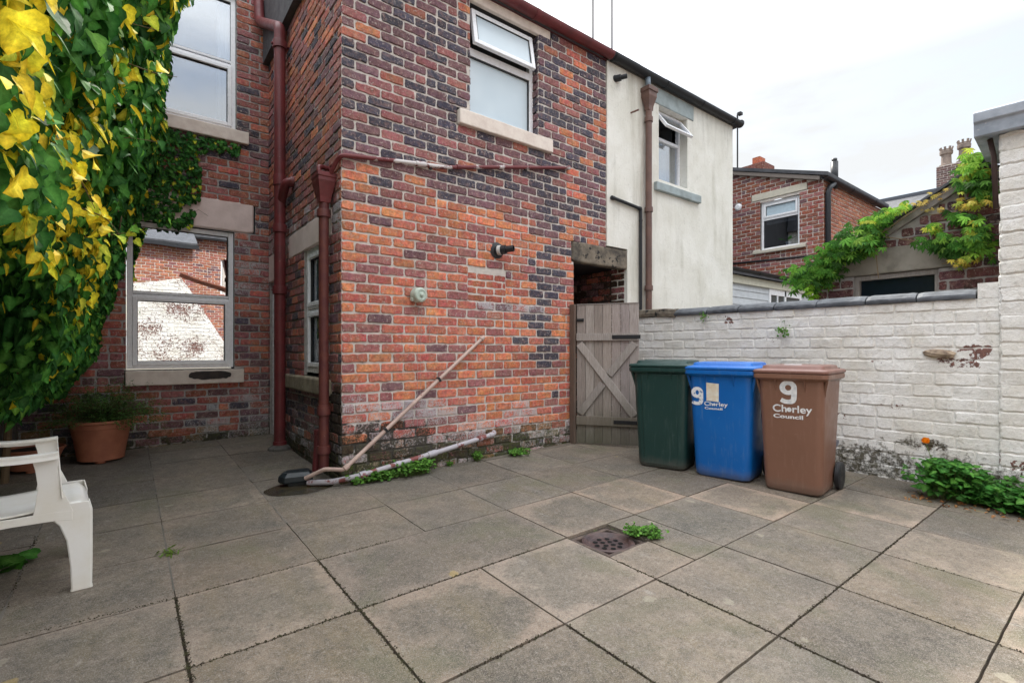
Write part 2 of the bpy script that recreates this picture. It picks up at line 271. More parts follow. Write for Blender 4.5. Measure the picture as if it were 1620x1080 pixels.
# ------------------------------------------------------------------ helpers: objects and meshes
def link(o, parent=None):
    C.objects.link(o)
    if parent: o.parent = parent
    return o
def tag(o, label=None, cat=None, group=None, kind=None):
    if label: o['label'] = label
    if cat: o['category'] = cat
    if group: o['group'] = group
    if kind: o['kind'] = kind
    return o
def empty(name, label, cat, loc=(0, 0, 0), rz=0, group=None):
    o = bpy.data.objects.new(name, None); o.location = loc; o.rotation_euler = (0, 0, rz); o.empty_display_size = .1
    link(o); return tag(o, label, cat, group)
class Fr:
    """a frame on a wall: u along it, z up, w out of it"""
    def __init__(s, o, U, N): s.o = Vector(o); s.U = Vector(U).normalized(); s.N = Vector(N).normalized()
    def P(s, u, z, w=0): return s.o + s.U * u + s.N * w + Vector((0, 0, z))
WORLD = Fr((0, 0, 0), (1, 0, 0), (0, -1, 0))
class MB:
    def __init__(s): s.v = []; s.f = []; s.m = []; s.c = []; s.w = []; s.cc = (1, 1, 1, 1); s.ww = (0, 0, 0, 1); s.mi = 0
    def add(s, vs, fs, mi=None, col=None, wear=None):
        b = len(s.v); s.v += [tuple(x) for x in vs]
        s.c += [col or s.cc] * len(vs) ; s.w += [wear or s.ww] * len(vs)
        for f in fs: s.f.append(tuple(b + i for i in f)); s.m.append(s.mi if mi is None else mi)
    def box(s, x0, x1, y0, y1, z0, z1, **k):
        vs = [(x, y, z) for x in (x0, x1) for y in (y0, y1) for z in (z0, z1)]
        s.add(vs, [(0, 1, 3, 2), (4, 6, 7, 5), (0, 4, 5, 1), (2, 3, 7, 6), (0, 2, 6, 4), (1, 5, 7, 3)], **k)
    def fbox(s, fr, u0, u1, z0, z1, w0, w1, **k):
        vs = [fr.P(u, z, w_) for u in (u0, u1) for w_ in (w0, w1) for z in (z0, z1)]
        s.add(vs, [(0, 1, 3, 2), (4, 6, 7, 5), (0, 4, 5, 1), (2, 3, 7, 6), (0, 2, 6, 4), (1, 5, 7, 3)], **k)
    def prism(s, poly, dirv, **k):
        """poly: list of 3D points; extruded by dirv"""
        n = len(poly); d = Vector(dirv); vs = [Vector(p) for p in poly] + [Vector(p) + d for p in poly]
        s.add(vs, [tuple(range(n))[::-1], tuple(range(n, 2 * n))] + [(i, (i + 1) % n, n + (i + 1) % n, n + i) for i in range(n)], **k)
    def bar(s, a, b, wd, th, side=None, **k):
        a, b = Vector(a), Vector(b); d = (b - a).normalized(); up = Vector(side) if side else Vector((0, 0, 1))
        x = d.cross(up); x = x.normalized() if x.length > 1e-4 else Vector((1, 0, 0)); y = x.cross(d).normalized()
        vs = [p + x * sx * wd / 2 + y * sy * th / 2 for p in (a, b) for sx, sy in ((-1, -1), (1, -1), (1, 1), (-1, 1))]
        s.add(vs, [(3, 2, 1, 0), (4, 5, 6, 7), (0, 1, 5, 4), (1, 2, 6, 5), (2, 3, 7, 6), (3, 0, 4, 7)], **k)
    def tube(s, pts, r, seg=12, cap=True, **k):
        pts = [Vector(p) for p in pts]; n = len(pts); rs = r if isinstance(r, (list, tuple)) else [r] * n
        vs = []; prev = None
        for i, p in enumerate(pts):
            d = (pts[min(i + 1, n - 1)] - pts[max(i - 1, 0)]).normalized()
            if prev is None: x = d.orthogonal().normalized()
            else: x = (prev - d * prev.dot(d)).normalized()
            prev = x; y = d.cross(x)
            for j in range(seg):
                a = 2 * math.pi * j / seg; vs.append(p + (x * math.cos(a) + y * math.sin(a)) * rs[i])
        fs = [(i * seg + j, i * seg + (j + 1) % seg, (i + 1) * seg + (j + 1) % seg, (i + 1) * seg + j) for i in range(n - 1) for j in range(seg)]
        if cap: fs += [tuple(range(seg))[::-1], tuple(range((n - 1) * seg, n * seg))]
        s.add(vs, fs, **k)
    def lathe(s, prof, o=(0, 0, 0), axis=(0, 0, 1), seg=28, **k):
        """prof: (r, h) pairs"""
        q = Vector((0, 0, 1)).rotation_difference(Vector(axis).normalized()); vs = []; o = Vector(o)
        for r, h in prof:
            for j in range(seg):
                a = 2 * math.pi * j / seg; vs.append(o + q @ Vector((r * math.cos(a), r * math.sin(a), h)))
        n = len(prof)
        fs = [(i * seg + j, i * seg + (j + 1) % seg, (i + 1) * seg + (j + 1) % seg, (i + 1) * seg + j) for i in range(n - 1) for j in range(seg)]
        if prof[0][0] > 1e-5: fs.append(tuple(range(seg))[::-1])
        if prof[-1][0] > 1e-5: fs.append(tuple(range((n - 1) * seg, n * seg)))
        s.add(vs, fs, **k)
    def build(s, name, mats, parent=None, bevel=0, smooth=False, seg=2, uv=None):
        me = bpy.data.meshes.new(name); me.from_pydata(s.v, [], s.f); 
        mats = mats if isinstance(mats, (list, tuple)) else [mats]
        for m in mats: me.materials.append(m)
        if len(mats) > 1: me.polygons.foreach_set('material_index', s.m)
        at = me.attributes.new('col', 'FLOAT_COLOR', 'POINT'); at.data.foreach_set('color', [x for c in s.c for x in (c if len(c) == 4 else (*c, 1))])
        at = me.attributes.new('wear', 'FLOAT_COLOR', 'POINT'); at.data.foreach_set('color', [x for c in s.w for x in (c if len(c) == 4 else (*c, 1))])
        if uv:
            l = me.uv_layers.new(name='UVMap'); l.data.foreach_set('uv', [x for lp in me.loops for x in uv[lp.vertex_index]])
        if smooth: me.polygons.foreach_set('use_smooth', [True] * len(me.polygons))
        me.update()
        o = bpy.data.objects.new(name, me); link(o)
        if parent:
            o.parent = parent
            o.matrix_parent_inverse = Matrix.LocRotScale(parent.location, parent.rotation_euler, None).inverted() if parent.get('_w') else Matrix()
        if bevel:
            b = o.modifiers.new('bevel', 'BEVEL'); b.width = bevel; b.segments = seg; b.limit_method = 'ANGLE'; b.angle_limit = R(40)
        return o
def part(name, mat, parent, fn, **k):
    m = MB(); fn(m); return m.build(name, mat, parent, **k)
def arc(pts, r=.05, n=5):
    """round the corners of a polyline"""
    pts = [Vector(p) for p in pts]; out = [pts[0]]
    for i in range(1, len(pts) - 1):
        a = (pts[i - 1] - pts[i]); b = (pts[i + 1] - pts[i]); q = min(r, a.length * .45, b.length * .45)
        A = pts[i] + a.normalized() * q; B = pts[i] + b.normalized() * q
        for k in range(n + 1):
            t = k / n; out.append(A * (1 - t) ** 2 + pts[i] * 2 * t * (1 - t) + B * t * t)
    return out + [pts[-1]]

# ground plane of the yard
def gz(x, y): return -.1466 + .02 * x + .0277 * y

# ------------------------------------------------------------------ brick walls, brick by brick
def brickwall(m, fr, u0, u1, z0, z1, colf, wearf, openings=(), course=.0884, module=.232, joint=.0145, seed=1, phase=0, relief=.010, jit=.0042, top=None, bmi=0, mmi=1, quoin=True, mgrid=.12, zbase=None, wrand=True):
    rnd = random.Random(seed)
    # mortar sheet, gridded so that its wear follows the wall, cut at the openings
    us = sorted(set([u0, u1] + [x for o in openings for x in o[:2] if u0 < x < u1])); zs = sorted(set([z0, z1] + [x for o in openings for x in o[2:4] if z0 < x < z1]))
    def sub(a):
        r = []
        for p, q in zip(a, a[1:]):
            k = max(1, int((q - p) / mgrid)); r += [p + (q - p) * i / k for i in range(k)]
        return r + [a[-1]]
    us, zs = sub(us), sub(zs); idx = {}
    vs = []; wl = []; fs = []
    def vid(i, j):
        if (i, j) not in idx:
            z = zs[j]
            if top: z = min(z, top(us[i]))
            idx[i, j] = len(vs); vs.append(fr.P(us[i], z, 0)); wl.append(wearf(us[i], z))
        return idx[i, j]
    for i in range(len(us) - 1):
        for j in range(len(zs) - 1):
            uc, zc = (us[i] + us[i + 1]) / 2, (zs[j] + zs[j + 1]) / 2
            if any(a < uc < b and c < zc < d for a, b, c, d in [o[:4] for o in openings]): continue
            if top and zs[j] >= max(top(us[i]), top(us[i + 1])): continue
            fs.append((vid(i, j), vid(i + 1, j), vid(i + 1, j + 1), vid(i, j + 1)))
    b = len(m.v); m.v += [tuple(x) for x in vs]; m.c += [(1, 1, 1, 1)] * len(vs); m.w += wl
    for f in fs: m.f.append(tuple(b + i for i in f)); m.m.append(mmi)
    # courses
    zb = z0 if zbase is None else zbase
    k = 0; n = int(math.ceil((z1 - zb) / course))
    for r in range(n):
        zl, zh = zb + r * course + joint * .5, zb + (r + 1) * course - joint * .5
        if zh > z1 + .002: zh = z1 - .001
        if zh < z0 + .02 or zh - zl < .02: continue
        zl = max(zl, z0)
        zm = (zl + zh) / 2; free = [(u0, u1)]
        for a, bb, c, d in [o[:4] for o in openings]:
            if c < zm < d:
                nf = []
                for p, q in free:
                    if bb <= p or a >= q: nf.append((p, q)); continue
                    if a > p: nf.append((p, a))
                    if bb < q: nf.append((bb, q))
                free = nf
        if top:
            nf = []
            for p, q in free:
                ok = [p + (q - p) * i / 60 for i in range(61) if top(p + (q - p) * i / 60) > zh]
                if ok and ok[-1] - ok[0] > .04: nf.append((ok[0], ok[-1]))
            free = nf
        sh = (r + phase) % 2
        header = False
        for p, q in free:
            cuts = []; off = module * .5 if sh else 0
            md = module if not header else module * .5
            if header: off = module * .25
            x = u0 + off - md * 2
            while x < q + md:
                if p + .03 < x < q - .03: cuts.append(x + rnd.uniform(-.007, .007))
                x += md
            cuts = [c_ for c_ in cuts] + ([cuts[k_] + module * .5 for k_ in range(len(cuts) - 1) if rnd.random() < .05]); cuts.sort()
            e = [p] + cuts + [q]
            for a, bb in zip(e, e[1:]):
                if bb - a < .03: continue
                ja, jb = (joint / 2 if a > p else .001), (joint / 2 if bb < q else .001)
                A, B = a + ja + rnd.uniform(-.001, .003), bb - jb - rnd.uniform(-.001, .003)
                L, H = zl + rnd.uniform(-.0015, .0025), zh + rnd.uniform(-.0025, .0015)
                if B - A < .02: continue
                uc = (A + B) / 2; col = colf(uc, zm, rnd); we = wearf(uc, zm)
                if wrand: we = (min(1, max(0, we[0] * rnd.uniform(.6, 1.35))), min(1, max(0, we[1] * rnd.uniform(.55, 1.3))), min(1, max(0, we[2] * rnd.uniform(.5, 1.4))), 1)
                cr = min(.013, (B - A) * .3)
                nl = max(2, int((B - A) / .04)); pts = []
                for i in range(nl + 1): pts.append((A + cr + (B - A - 2 * cr) * i / nl, L))
                pts += [(B - cr * .25, L + cr * .3), (B, L + cr), (B, (L + H) / 2), (B, H - cr), (B - cr * .25, H - cr * .3)]
                for i in range(nl + 1): pts.append((B - cr - (B - A - 2 * cr) * i / nl, H))
                pts += [(A + cr * .25, H - cr * .3), (A, H - cr), (A, (L + H) / 2), (A, L + cr), (A + cr * .25, L + cr * .3)]
                pts = [(x + rnd.uniform(-jit, jit), z + rnd.uniform(-jit, jit)) for x, z in pts]
                N = len(pts); h = relief * rnd.uniform(.55, 1.25); tl = rnd.uniform(-.0025, .0025); tz = rnd.uniform(-.002, .002)
                cu, cz = (A + B) / 2, (L + H) / 2
                ring0 = [fr.P(x, z, -.002) for x, z in pts]
                def off(x, z, d): 
                    dx, dz = x - cu, z - cz
                    return (cu + dx * (1 - d / max(.02, abs(B - A) / 2)), cz + dz * (1 - d / .038))
                ring1 = []; ring2 = []
                for x, z in pts:
                    a1 = off(x, z, .001); ring1.append(fr.P(a1[0], a1[1], h * .7 + tl * (x - cu) / .1))
                    a2 = off(x, z, .007); ring2.append(fr.P(a2[0], a2[1], h + tl * (x - cu) / .1 + tz * (z - cz) / .04))
                mid = fr.P(cu, cz, h + rnd.uniform(-.001, .001))
                vsb = ring0 + ring1 + ring2 + [mid]
                fsb = []
                for i in range(N):
                    j = (i + 1) % N
                    fsb += [(i, j, N + j, N + i), (N + i, N + j, 2 * N + j, 2 * N + i), (2 * N + i, 2 * N + j, 3 * N)]
                b0_ = len(m.v); m.add(vsb, fsb, mi=bmi, col=(*col, 1), wear=we)
                if not wrand:
                    for i in range(N):
                        wv_ = wearf(*pts[i])
                        for q_ in (0, 1, 2): m.w[b0_ + q_ * N + i] = wv_
def pick(rnd, opts):
    t = rnd.random() * sum(o[0] for o in opts)
    for o in opts:
        t -= o[0]
        if t <= 0: break
    k = rnd.uniform(.8, 1.2); return tuple(min(1, c * k * rnd.uniform(.95, 1.05)) for c in o[1])
ORG = (.68, .23, .115); ORG2 = (.58, .19, .105); RED = (.50, .155, .11); PUR = (.33, .125, .12); DPU = (.18, .095, .11); BLU = (.072, .068, .094); TAN = (.48, .38, .25); RBR = (.38, .13, .09)
def sm(a, b, x): t = max(0, min(1, (x - a) / (b - a))); return t * t * (3 - 2 * t)
def nz(x, y, z=0, s=1.): return noise.noise(Vector((x * s, y * s, z * s)))

YA, XR, YB = 4.30, 1.466, 7.05
FA = Fr((0, YA, 0), (1, 0, 0), (0, -1, 0)); FB = Fr((0, YB, 0), (1, 0, 0), (0, -1, 0)); FRT = Fr((XR, 0, 0), (0, -1, 0), (-1, 0, 0))   # u = -Y on the return

def colA(u, z, r):
    if z < .30: return pick(r, [(3, RBR), (2, (.28, .15, .07)), (2, PUR), (1.5, TAN), (1, BLU)])
    strip = math.exp(-((u - 3.80 - .1 * math.sin(z * 3)) / .17) ** 2) * sm(.5, 1.2, z)
    up = sm(2.60, 2.90, z + .12 * nz(u, z, 1, 2) + .10 * (u - 1.5))
    if 4.0 < u and z > 2.3: up = .80
    if r.random() < strip * .95: return pick(r, [(4, BLU), (1, DPU)])
    if r.random() < up: return pick(r, [(5.0, BLU), (5.0, DPU), (2.2, PUR), (.7, RBR), (.12 + .5 * (u > 3.95), ORG2)])
    if u < 1.9 and 2.0 < z < 2.72: return pick(r, [(6, ORG), (2, ORG2), (2, DPU), (1, PUR)])
    if u < 2.7 and z < 2.1: return pick(r, [(1.6, ORG), (2.3, ORG2), (3.4, RED), (3.6, PUR), (.4, DPU)])
    return pick(r, [(3, ORG), (3.4, ORG2), (3.4, RED), (1.8, PUR), (.25, DPU)])
def wearA(u, z):
    e = .0; n_ = nz(u, z, 3, 1.6)
    e += .50 * math.exp(-((z - 1.62) / .16) ** 2) * sm(2.6, 2.9, u) * (1 - sm(3.7, 3.9, u))
    e += .95 * math.exp(-((z - .70 + .05 * u) / .13) ** 2) * (1 - sm(2.3, 2.8, u)) * .9
    e += .75 * (1 - sm(.15, .75, z)) + .25 * max(0, n_) + .18
    if 3.3 < u < 3.6 and .3 < z < .62: e += .5
    g = .85 * (1 - sm(.08, .62, z + .1 * n_)) + 1.0 * math.exp(-((u - 1.95) / .34) ** 2 - ((z - .40) / .17) ** 2) + .9 * (1 - sm(1.47, 1.56, u)) * (1 - sm(.5, .95, z)) + .12 * max(0, nz(u, z, 8, 3))
    mo = .75 * (1 - sm(.0, .38, z + .15 * nz(u, z, 5, 3)))
    return (min(1, e + .1 * max(0, nz(u, z, 12, 1.1))), min(.95, g), min(1, mo), 1)
def colR(u, z, r):
    if z < .74: return pick(r, [(3, BLU), (3, DPU), (1, RBR)])
    return pick(r, [(1.2, BLU), (2.4, DPU), (4, PUR), (3.6, RBR), (1.0, ORG2)])
def wearR(u, z):
    y = -u
    e = .9 * math.exp(-((z - 2.45) / .3) ** 2) * .8 + .25 + .5 * (1 - sm(.3, .75, z))
    g = .55 * (1 - sm(.3, .8, z)) + 1.3 * (1 - sm(4.40, 4.75, y)) * (1 - sm(.6, 1.1, z)) + .6 * (1 - sm(0, .25, z))
    mo = .55 * (1 - sm(0, .6, z))
    return (min(1, e), min(.95, g), min(1, mo), 1)
def colB(u, z, r):
    if z < .33: return pick(r, [(3, BLU), (2, DPU), (2, (.25, .17, .08)), (2, RBR)])
    return pick(r, [(.7, BLU), (1.6, DPU), (3, PUR), (4.5, RBR), (2.5, RED), (1.0, ORG2)])
def wearB(u, z):
    e = .22 + .42 * sm(1.02, 1.12, u) * sm(1.2, 1.7, z) * (1 - sm(2.7, 3.0, z)) + .5 * sm(.4, .7, u) * (1 - sm(.55, .95, z))
    return (min(1, e), .7 * (1 - sm(.08, .3, z)), .45 * (1 - sm(.05, .4, z)), 1)

# ------------------------------------------------------------------ ground and paving
g = MB(); g.add([(-400, -400, -.4), (400, -400, -.4), (400, 400, -.4), (-400, 400, -.4)], [(0, 1, 2, 3)])
tag(g.build('ground', plain('earth', (.09, .08, .06), .95)), kind='structure')
def bed(m):
    n = 12; X0, X1, Y0, Y1 = -.95, 5.7, -1.75, 7.2
    HX0, HX1, HY0, HY1 = 2.23, 2.58, 1.96, 2.29
    xs = [X0, HX0, HX1, X1]; ys = [Y0, HY0, HY1, Y1]
    for i in range(3):
        for j in range(3):
            if i == 1 and j == 1: continue
            c = [(xs[i], ys[j]), (xs[i + 1], ys[j]), (xs[i + 1], ys[j + 1]), (xs[i], ys[j + 1])]
            m.add([(x, y, gz(x, y) - .016) for x, y in c], [(0, 1, 2, 3)])
MB2 = MB(); bed(MB2); tag(MB2.build('joint_bedding', weathered('dark_joint_dirt', (.035, .026, .02), (.06, .045, .03), .95, 20, 90, .008, spots=((.05, .07, .02), 9, .6))), kind='structure')
XG = [-.98, -.455, .190, .868, 1.556, 2.222, 2.895, 3.55, 4.16, 4.80, 5.45, 5.9]
YG = [-1.75, -1.30, -.75, -.15, .41, 1.0, 1.625, 2.30, 2.945, 3.57, 4.21, 4.83, 5.45, 6.07, 6.68, 7.2]
sl_rnd = random.Random(5); sm_ = MB(); uvs = []
mort = MB(); gaps = []
def slab(m, x0, x1, y0, y1, far):
    gp = .0022 if far else sl_rnd.uniform(.004, .0065)
    t = [sl_rnd.uniform(-.0022, .0022) for _ in range(4)]; nsub = 10
    k = sl_rnd.choice([.68, .85, .92, 1.0, 1.0, 1.08, 1.18]) * sl_rnd.uniform(.95, 1.05); wm = sl_rnd.uniform(-.03, .06)
    if y0 > 2.9 and x0 < 4: k *= .86; wm -= .02
    col = (k * (1 + wm), k, k * (1 - wm), sl_rnd.choice([0, .2, .4]) if far else sl_rnd.choice([.1, .4, .7, 1.0, 1.0]))
    xs = [x0 + gp + (x1 - x0 - 2 * gp) * i / nsub for i in range(nsub + 1)]; ys = [y0 + gp + (y1 - y0 - 2 * gp) * i / nsub for i in range(nsub + 1)]
    vs = []; fs = []; uu = []
    def Z(x, y):
        a, b = (x - x0) / (x1 - x0), (y - y0) / (y1 - y0)
        return gz(x, y) + t[0] * (1 - a) * (1 - b) + t[1] * a * (1 - b) + t[2] * a * b + t[3] * (1 - a) * b
    for j, y in enumerate(ys):
        for i, x in enumerate(xs):
            ed = i in (0, nsub) or j in (0, nsub); xx, yy = x, y
            if ed:
                xx += nz(x, y, 2, 11) * .0035; yy += nz(x, y, 7, 11) * .0035
            vs.append((xx, yy, Z(x, y) - (.0012 if ed else 0))); uu.append((i / nsub, j / nsub))
    n1 = nsub + 1
    fs = [(j * n1 + i, j * n1 + i + 1, (j + 1) * n1 + i + 1, (j + 1) * n1 + i) for j in range(nsub) for i in range(nsub)]
    per = [i for i in range(n1)] + [j * n1 + nsub for j in range(1, n1)] + [nsub * n1 + i for i in range(nsub - 1, -1, -1)] + [j * n1 for j in range(nsub - 1, 0, -1)]
    b = len(vs)
    for p in per: vs.append((vs[p][0], vs[p][1], vs[p][2] - .03)); uu.append(uu[p])
    for a in range(len(per)):
        c = (a + 1) % len(per); fs.append((per[a], b + a, b + c, per[c]))
    m.add(vs, fs, col=col); uvs.extend(uu)
for i in range(len(XG) - 1):
    for j in range(len(YG) - 1):
        x0, x1, y0, y1 = XG[i], XG[i + 1], YG[j], YG[j + 1]
        if x0 > 1.5 and y0 > 4.4: continue
        if i == 3 and j == 7: continue                 # one large slab spans two bays
        if i == 4 and j == 7: x0 = XG[3]
        far = y0 > 2.9 or (x0 > 4.1 and y0 > 1)
        if i == 5 and j == 6:                            # the slab cut round the drain
            slab(sm_, x0, 2.59, y0, 1.955, False); slab(sm_, 2.595, x1, y0, y1, False); continue
        slab(sm_, x0, x1, y0, y1, far)
tag(sm_.build('paving_slabs', MSLAB, uv=uvs, smooth=False), kind='structure')
# pale mortar in the far joints
mj = MB()
def mjoint(m, a, b, wd):
    a, b = Vector((*a, 0)), Vector((*b, 0)); d = b - a; L = d.length; n = max(2, int(L / .05)); pr_ = Vector((-d.y, d.x, 0)).normalized()
    vs = []; r = random.Random(int(a.x * 100 + a.y * 1000))
    for i in range(n + 1):
        p = a + d * i / n
        for s in (-1, 1):
            q = p + pr_ * s * (wd * (.55 + .7 * r.random())); vs.append((q.x, q.y, gz(q.x, q.y) + (.0012 if abs(s) else 0)))
    m.add(vs, [(2 * i, 2 * i + 2, 2 * i + 3, 2 * i + 1) for i in range(n)])
JR = random.Random(3)
for x in XG[1:9]:
    for y0, y1 in zip(YG[8:], YG[9:]):
        if x > 1.45 and y0 > 4.1: continue
        if JR.random() < .85: mjoint(mj, (x, y0 + JR.uniform(0, .12)), (x, y1 - JR.uniform(0, .1)), .005)
for y in YG[9:]:
    for x0, x1 in zip(XG[1:9], XG[2:10]):
        if x0 > 1.2 and y > 4.3: continue
        if JR.random() < .8: mjoint(mj, (x0 + JR.uniform(0, .2), y), (x1 - JR.uniform(0, .15), y), .004)
tag(mj.build('joint_mortar', plain('pale_joint_mortar', (.17, .155, .135), .9, var=.45, bd=.003, scale=5)), kind='structure')
def blob(cx, cy, rx, ry, seed, n=40, dz=.004, irr=.18):
    r = random.Random(seed); pts = []
    for i in range(n):
        a = 2 * math.pi * i / n; k = 1 + irr * nz(math.cos(a) * 1.5 + seed, math.sin(a) * 1.5, seed)
        x, y = cx + rx * math.cos(a) * k, cy + ry * math.sin(a) * k; pts.append((x, y, gz(x, y) + dz))
    return pts
pu = MB(); b_ = blob(1.17, 4.42, .29, .19, 4, 64, .004, .10); pu.add(b_, [tuple(range(len(b_)))])
m_, n_, p_ = M('wet_stain'); p_.inputs['Base Color'].default_value = (.045, .036, .024, 1); p_.inputs['Roughness'].default_value = .22
lk(n_, mixc(n_, rng(n_, noise_n(n_, 9, 5), .4, .6), (.05, .04, .022), (.028, .026, .022)), p_.inputs['Base Color']); bump(n_, p_, noise_n(n_, 90, 3), .002, .5)
tag(pu.build('puddle', m_), kind='structure')

# ------------------------------------------------------------------ our house
H = empty('brick_house', 'dark red brick house with outrigger, maroon downpipes and white framed windows', 'house')
WIN_A = (2.777, 3.70, 3.60, 4.73); OPA = [WIN_A, (4.257, 5.3, -.3, 2.24), (2.95, 3.05, 2.16, 2.28)]
PATCH = (2.75, 3.235, 1.66, 1.98)
def wallA(m):
    ops = [WIN_A, (4.257, 5.4, -1, 2.24), (4.22, 5.4, 2.22, 2.48), (2.62, 3.90, 3.42, 3.60), (2.62, 3.9, 4.73, 4.9)]
    brickwall(m, FA, XR, 4.832, -.2, 4.84, colA, wearA, ops + [PATCH], seed=11, zbase=-.018)
    brickwall(m, FA, *PATCH, lambda u, z, r: pick(r, [(1, (.50, .14, .08)), (1, (.42, .12, .075))]), lambda u, z: (.1, 0, 0, 1), course=.075, module=.22, seed=3, relief=.004)
    # reveals of the first-floor window and the passage opening (mortar-backed brick returns)
    fr = Fr((3.70, YA, 0), (0, 1, 0), (-1, 0, 0)); brickwall(m, fr, 0, .11, 3.60, 4.73, lambda u, z, r: pick(r, [(3, BLU), (1, DPU)]), lambda u, z: (.1, 0, 0, 1), seed=5, module=.2)
    fr = Fr((2.777, YA, 0), (0, -1, 0), (1, 0, 0)); brickwall(m, fr, -.11, 0, 3.60, 4.73, colA, lambda u, z: (.1, 0, 0, 1), seed=6, module=.2)
part('wall', [MB_, MMORT], H, wallA)['label'] = 'end wall of the outrigger, dark bricks above and orange red bricks below'
WR = (-5.44, -4.62, .90, 2.19); DR = (-7.02, -6.55, -.3, 2.03)
def wallR(m):
    ops = [WR, DR, (-6.05, -4.53, 2.185, 2.45), (-7.05, -6.5, 2.03, 2.37), (-6.10, -4.55, .735, .90)]
    brickwall(m, FRT, -YB, -YA, -.2, 4.84, colR, wearR, ops, seed=21, zbase=-.018, phase=1)
    fr = Fr((XR, -WR[0], 0), (1, 0, 0), (0, -1, 0)); m.fbox(fr, 0, .16, .9, 2.19, -.01, 0, mi=1)
    fr = Fr((XR, -WR[1], 0), (1, 0, 0), (0, 1, 0)); m.fbox(fr, 0, .16, .9, 2.19, -.01, 0, mi=1)
    fr = Fr((XR, 7.02, 0), (1, 0, 0), (0, -1, 0)); m.fbox(fr, 0, .1, -.2, 2.03, -.01, 0, mi=1)
part('wall', [MB_, MMORTD], H, wallR)['label'] = 'narrow side wall of the outrigger behind the downpipes'
WB1 = (-.005, 1.065, .93, 2.63); WB2 = (.10, 1.09, 3.90, 5.56)
def wallB(m):
    ops = [WB1, WB2, (-.03, 1.30, 2.635, 3.02), (-.02, 1.17, .75, .93), (.02, 1.23, 3.74, 3.90), (.0, 1.2, 5.56, 5.85), (.375, .60, .15, .195)]
    brickwall(m, FB, -1.2, XR, -.2, 6.2, colB, wearB, ops, seed=31, zbase=-.02)
    for a, b, c, d in (WB1, WB2):
        m.fbox(FB, a - .02, a, c, d, -.12, -.001, mi=1); m.fbox(FB, b, b + .02, c, d, -.12, -.001, mi=1)
part('wall', [MB_, MMORTD], H, wallB)['label'] = 'main rear wall of the house under the ivy'
def backing(m):
    # solid cores behind the brick skins (with the window holes left open) so that no light leaks through
    def core(fr, u0, u1, z0, z1, ops, w0, w1):
        us = sorted({u0, u1, *[x for o in ops for x in o[:2]]}); zs = sorted({z0, z1, *[x for o in ops for x in o[2:]]})
        for a, b in zip(us, us[1:]):
            for c, d in zip(zs, zs[1:]):
                if any(o[0] < (a + b) / 2 < o[1] and o[2] < (c + d) / 2 < o[3] for o in ops): continue
                m.fbox(fr, a, b, c, d, w0, w1)
    core(FA, XR + .01, 4.83, -.3, 4.84, [WIN_A, (4.25, 4.83, -.3, 2.24)], -.22, -.03)
    core(FRT, -YB, -YA - .03, -.3, 4.84, [WR, DR], -.22, -.03)
    core(FB, -1.2, XR, -.3, 6.2, [WB1, WB2], -.25, -.03)
    m.box(XR, 12, YB + .02, YB + .25, -.3, 6.2); m.box(-1.2, -.9, 7.05, 13, -.3, 6.2)
part('wall_core', MDARK, H, backing)
def slates(m, x0, x1, y0, z0, y1, z1, dx=.28, dy=.22, seed=1):
    r = random.Random(seed); L = math.hypot(y1 - y0, z1 - z0); n = int(L / dy); uy, uz = (y1 - y0) / L, (z1 - z0) / L
    nyy, nzz = -uz, uy
    for i in range(n):
        x = x0 - (i % 2) * dx / 2
        while x < x1:
            a, b = max(x, x0) + .002, min(x + dx, x1) - .002; x += dx
            if b - a < .02: continue
            l0 = i * dy; l1 = min(L, l0 + dy * 1.15); h0 = .016 + r.uniform(0, .003); h1 = .004
            P = lambda l, h, xx: (xx, y0 + uy * l + nyy * h, z0 + uz * l + nzz * h)
            m.add([P(l0, 0, a), P(l0, 0, b), P(l0, h0, b), P(l0, h0, a), P(l1, 0, a), P(l1, 0, b), P(l1, h1, b), P(l1, h1, a)], [(0, 1, 2, 3), (3, 2, 6, 7), (0, 3, 7, 4), (1, 5, 6, 2), (4, 7, 6, 5), (0, 4, 5, 1)])
part('roof', MSLATE, H, lambda m: (slates(m, XR - .08, 4.83, YA - .10, 4.93, 6.95, 5.85), m.prism([(XR - .08, 6.95, 5.84), (XR - .08, YA - .08, 4.90), (XR - .08, YA - .02, 4.84), (XR - .08, 7.05, 4.84)], (3.37, 0, 0)), slates(m, -1.2, 8, YB - .15, 6.2, 11.0, 8.4, seed=4), m.prism([(-1.2, YB - .12, 6.18), (-1.2, 11, 8.38), (-1.2, 11, 6.18)], (13, 0, 0))))
def gutter(m, a, b, r=.062, joints=()):
    a, b = Vector(a), Vector(b); d = (b - a).normalized(); side = d.cross(Vector((0, 0, 1))).normalized(); n = 12
    vs = []
    for p in (a, b):
        for rr in (r, r - .006):
            for i in range(n + 1):
                t = math.pi * i / n; vs.append(p + side * math.cos(t) * rr - Vector((0, 0, 1)) * math.sin(t) * rr)
    k = n + 1; fs = []
    for i in range(n):
        fs += [(i, i + 1, 2 * k + i + 1, 2 * k + i), (k + i + 1, k + i, 3 * k + i, 3 * k + i + 1), (i + 1, i, k + i, k + i + 1), (2 * k + i, 2 * k + i + 1, 3 * k + i + 1, 3 * k + i)]
    fs += [(0, 2 * k, 3 * k, k), (n, k + n, 3 * k + n, 2 * k + n)]
    m.add(vs, fs)
    for j in joints:
        p = a + d * j; q = p + d * .035; vs = []
        for pp in (p, q):
            for i in range(n + 1):
                t = math.pi * i / n; vs.append(pp + side * math.cos(t) * (r + .007) - Vector((0, 0, 1)) * math.sin(t) * (r + .007))
        m.add(vs, [(i, i + 1, k + i + 1, k + i) for i in range(n)] + [tuple(range(k))[::-1], tuple(range(k, 2 * k))])
gt = part('gutter', MMAROON, H, lambda m: gutter(m, (XR - .1, YA - .085, 4.90), (4.845, YA - .085, 4.90), .068, (.9, 2.2)))
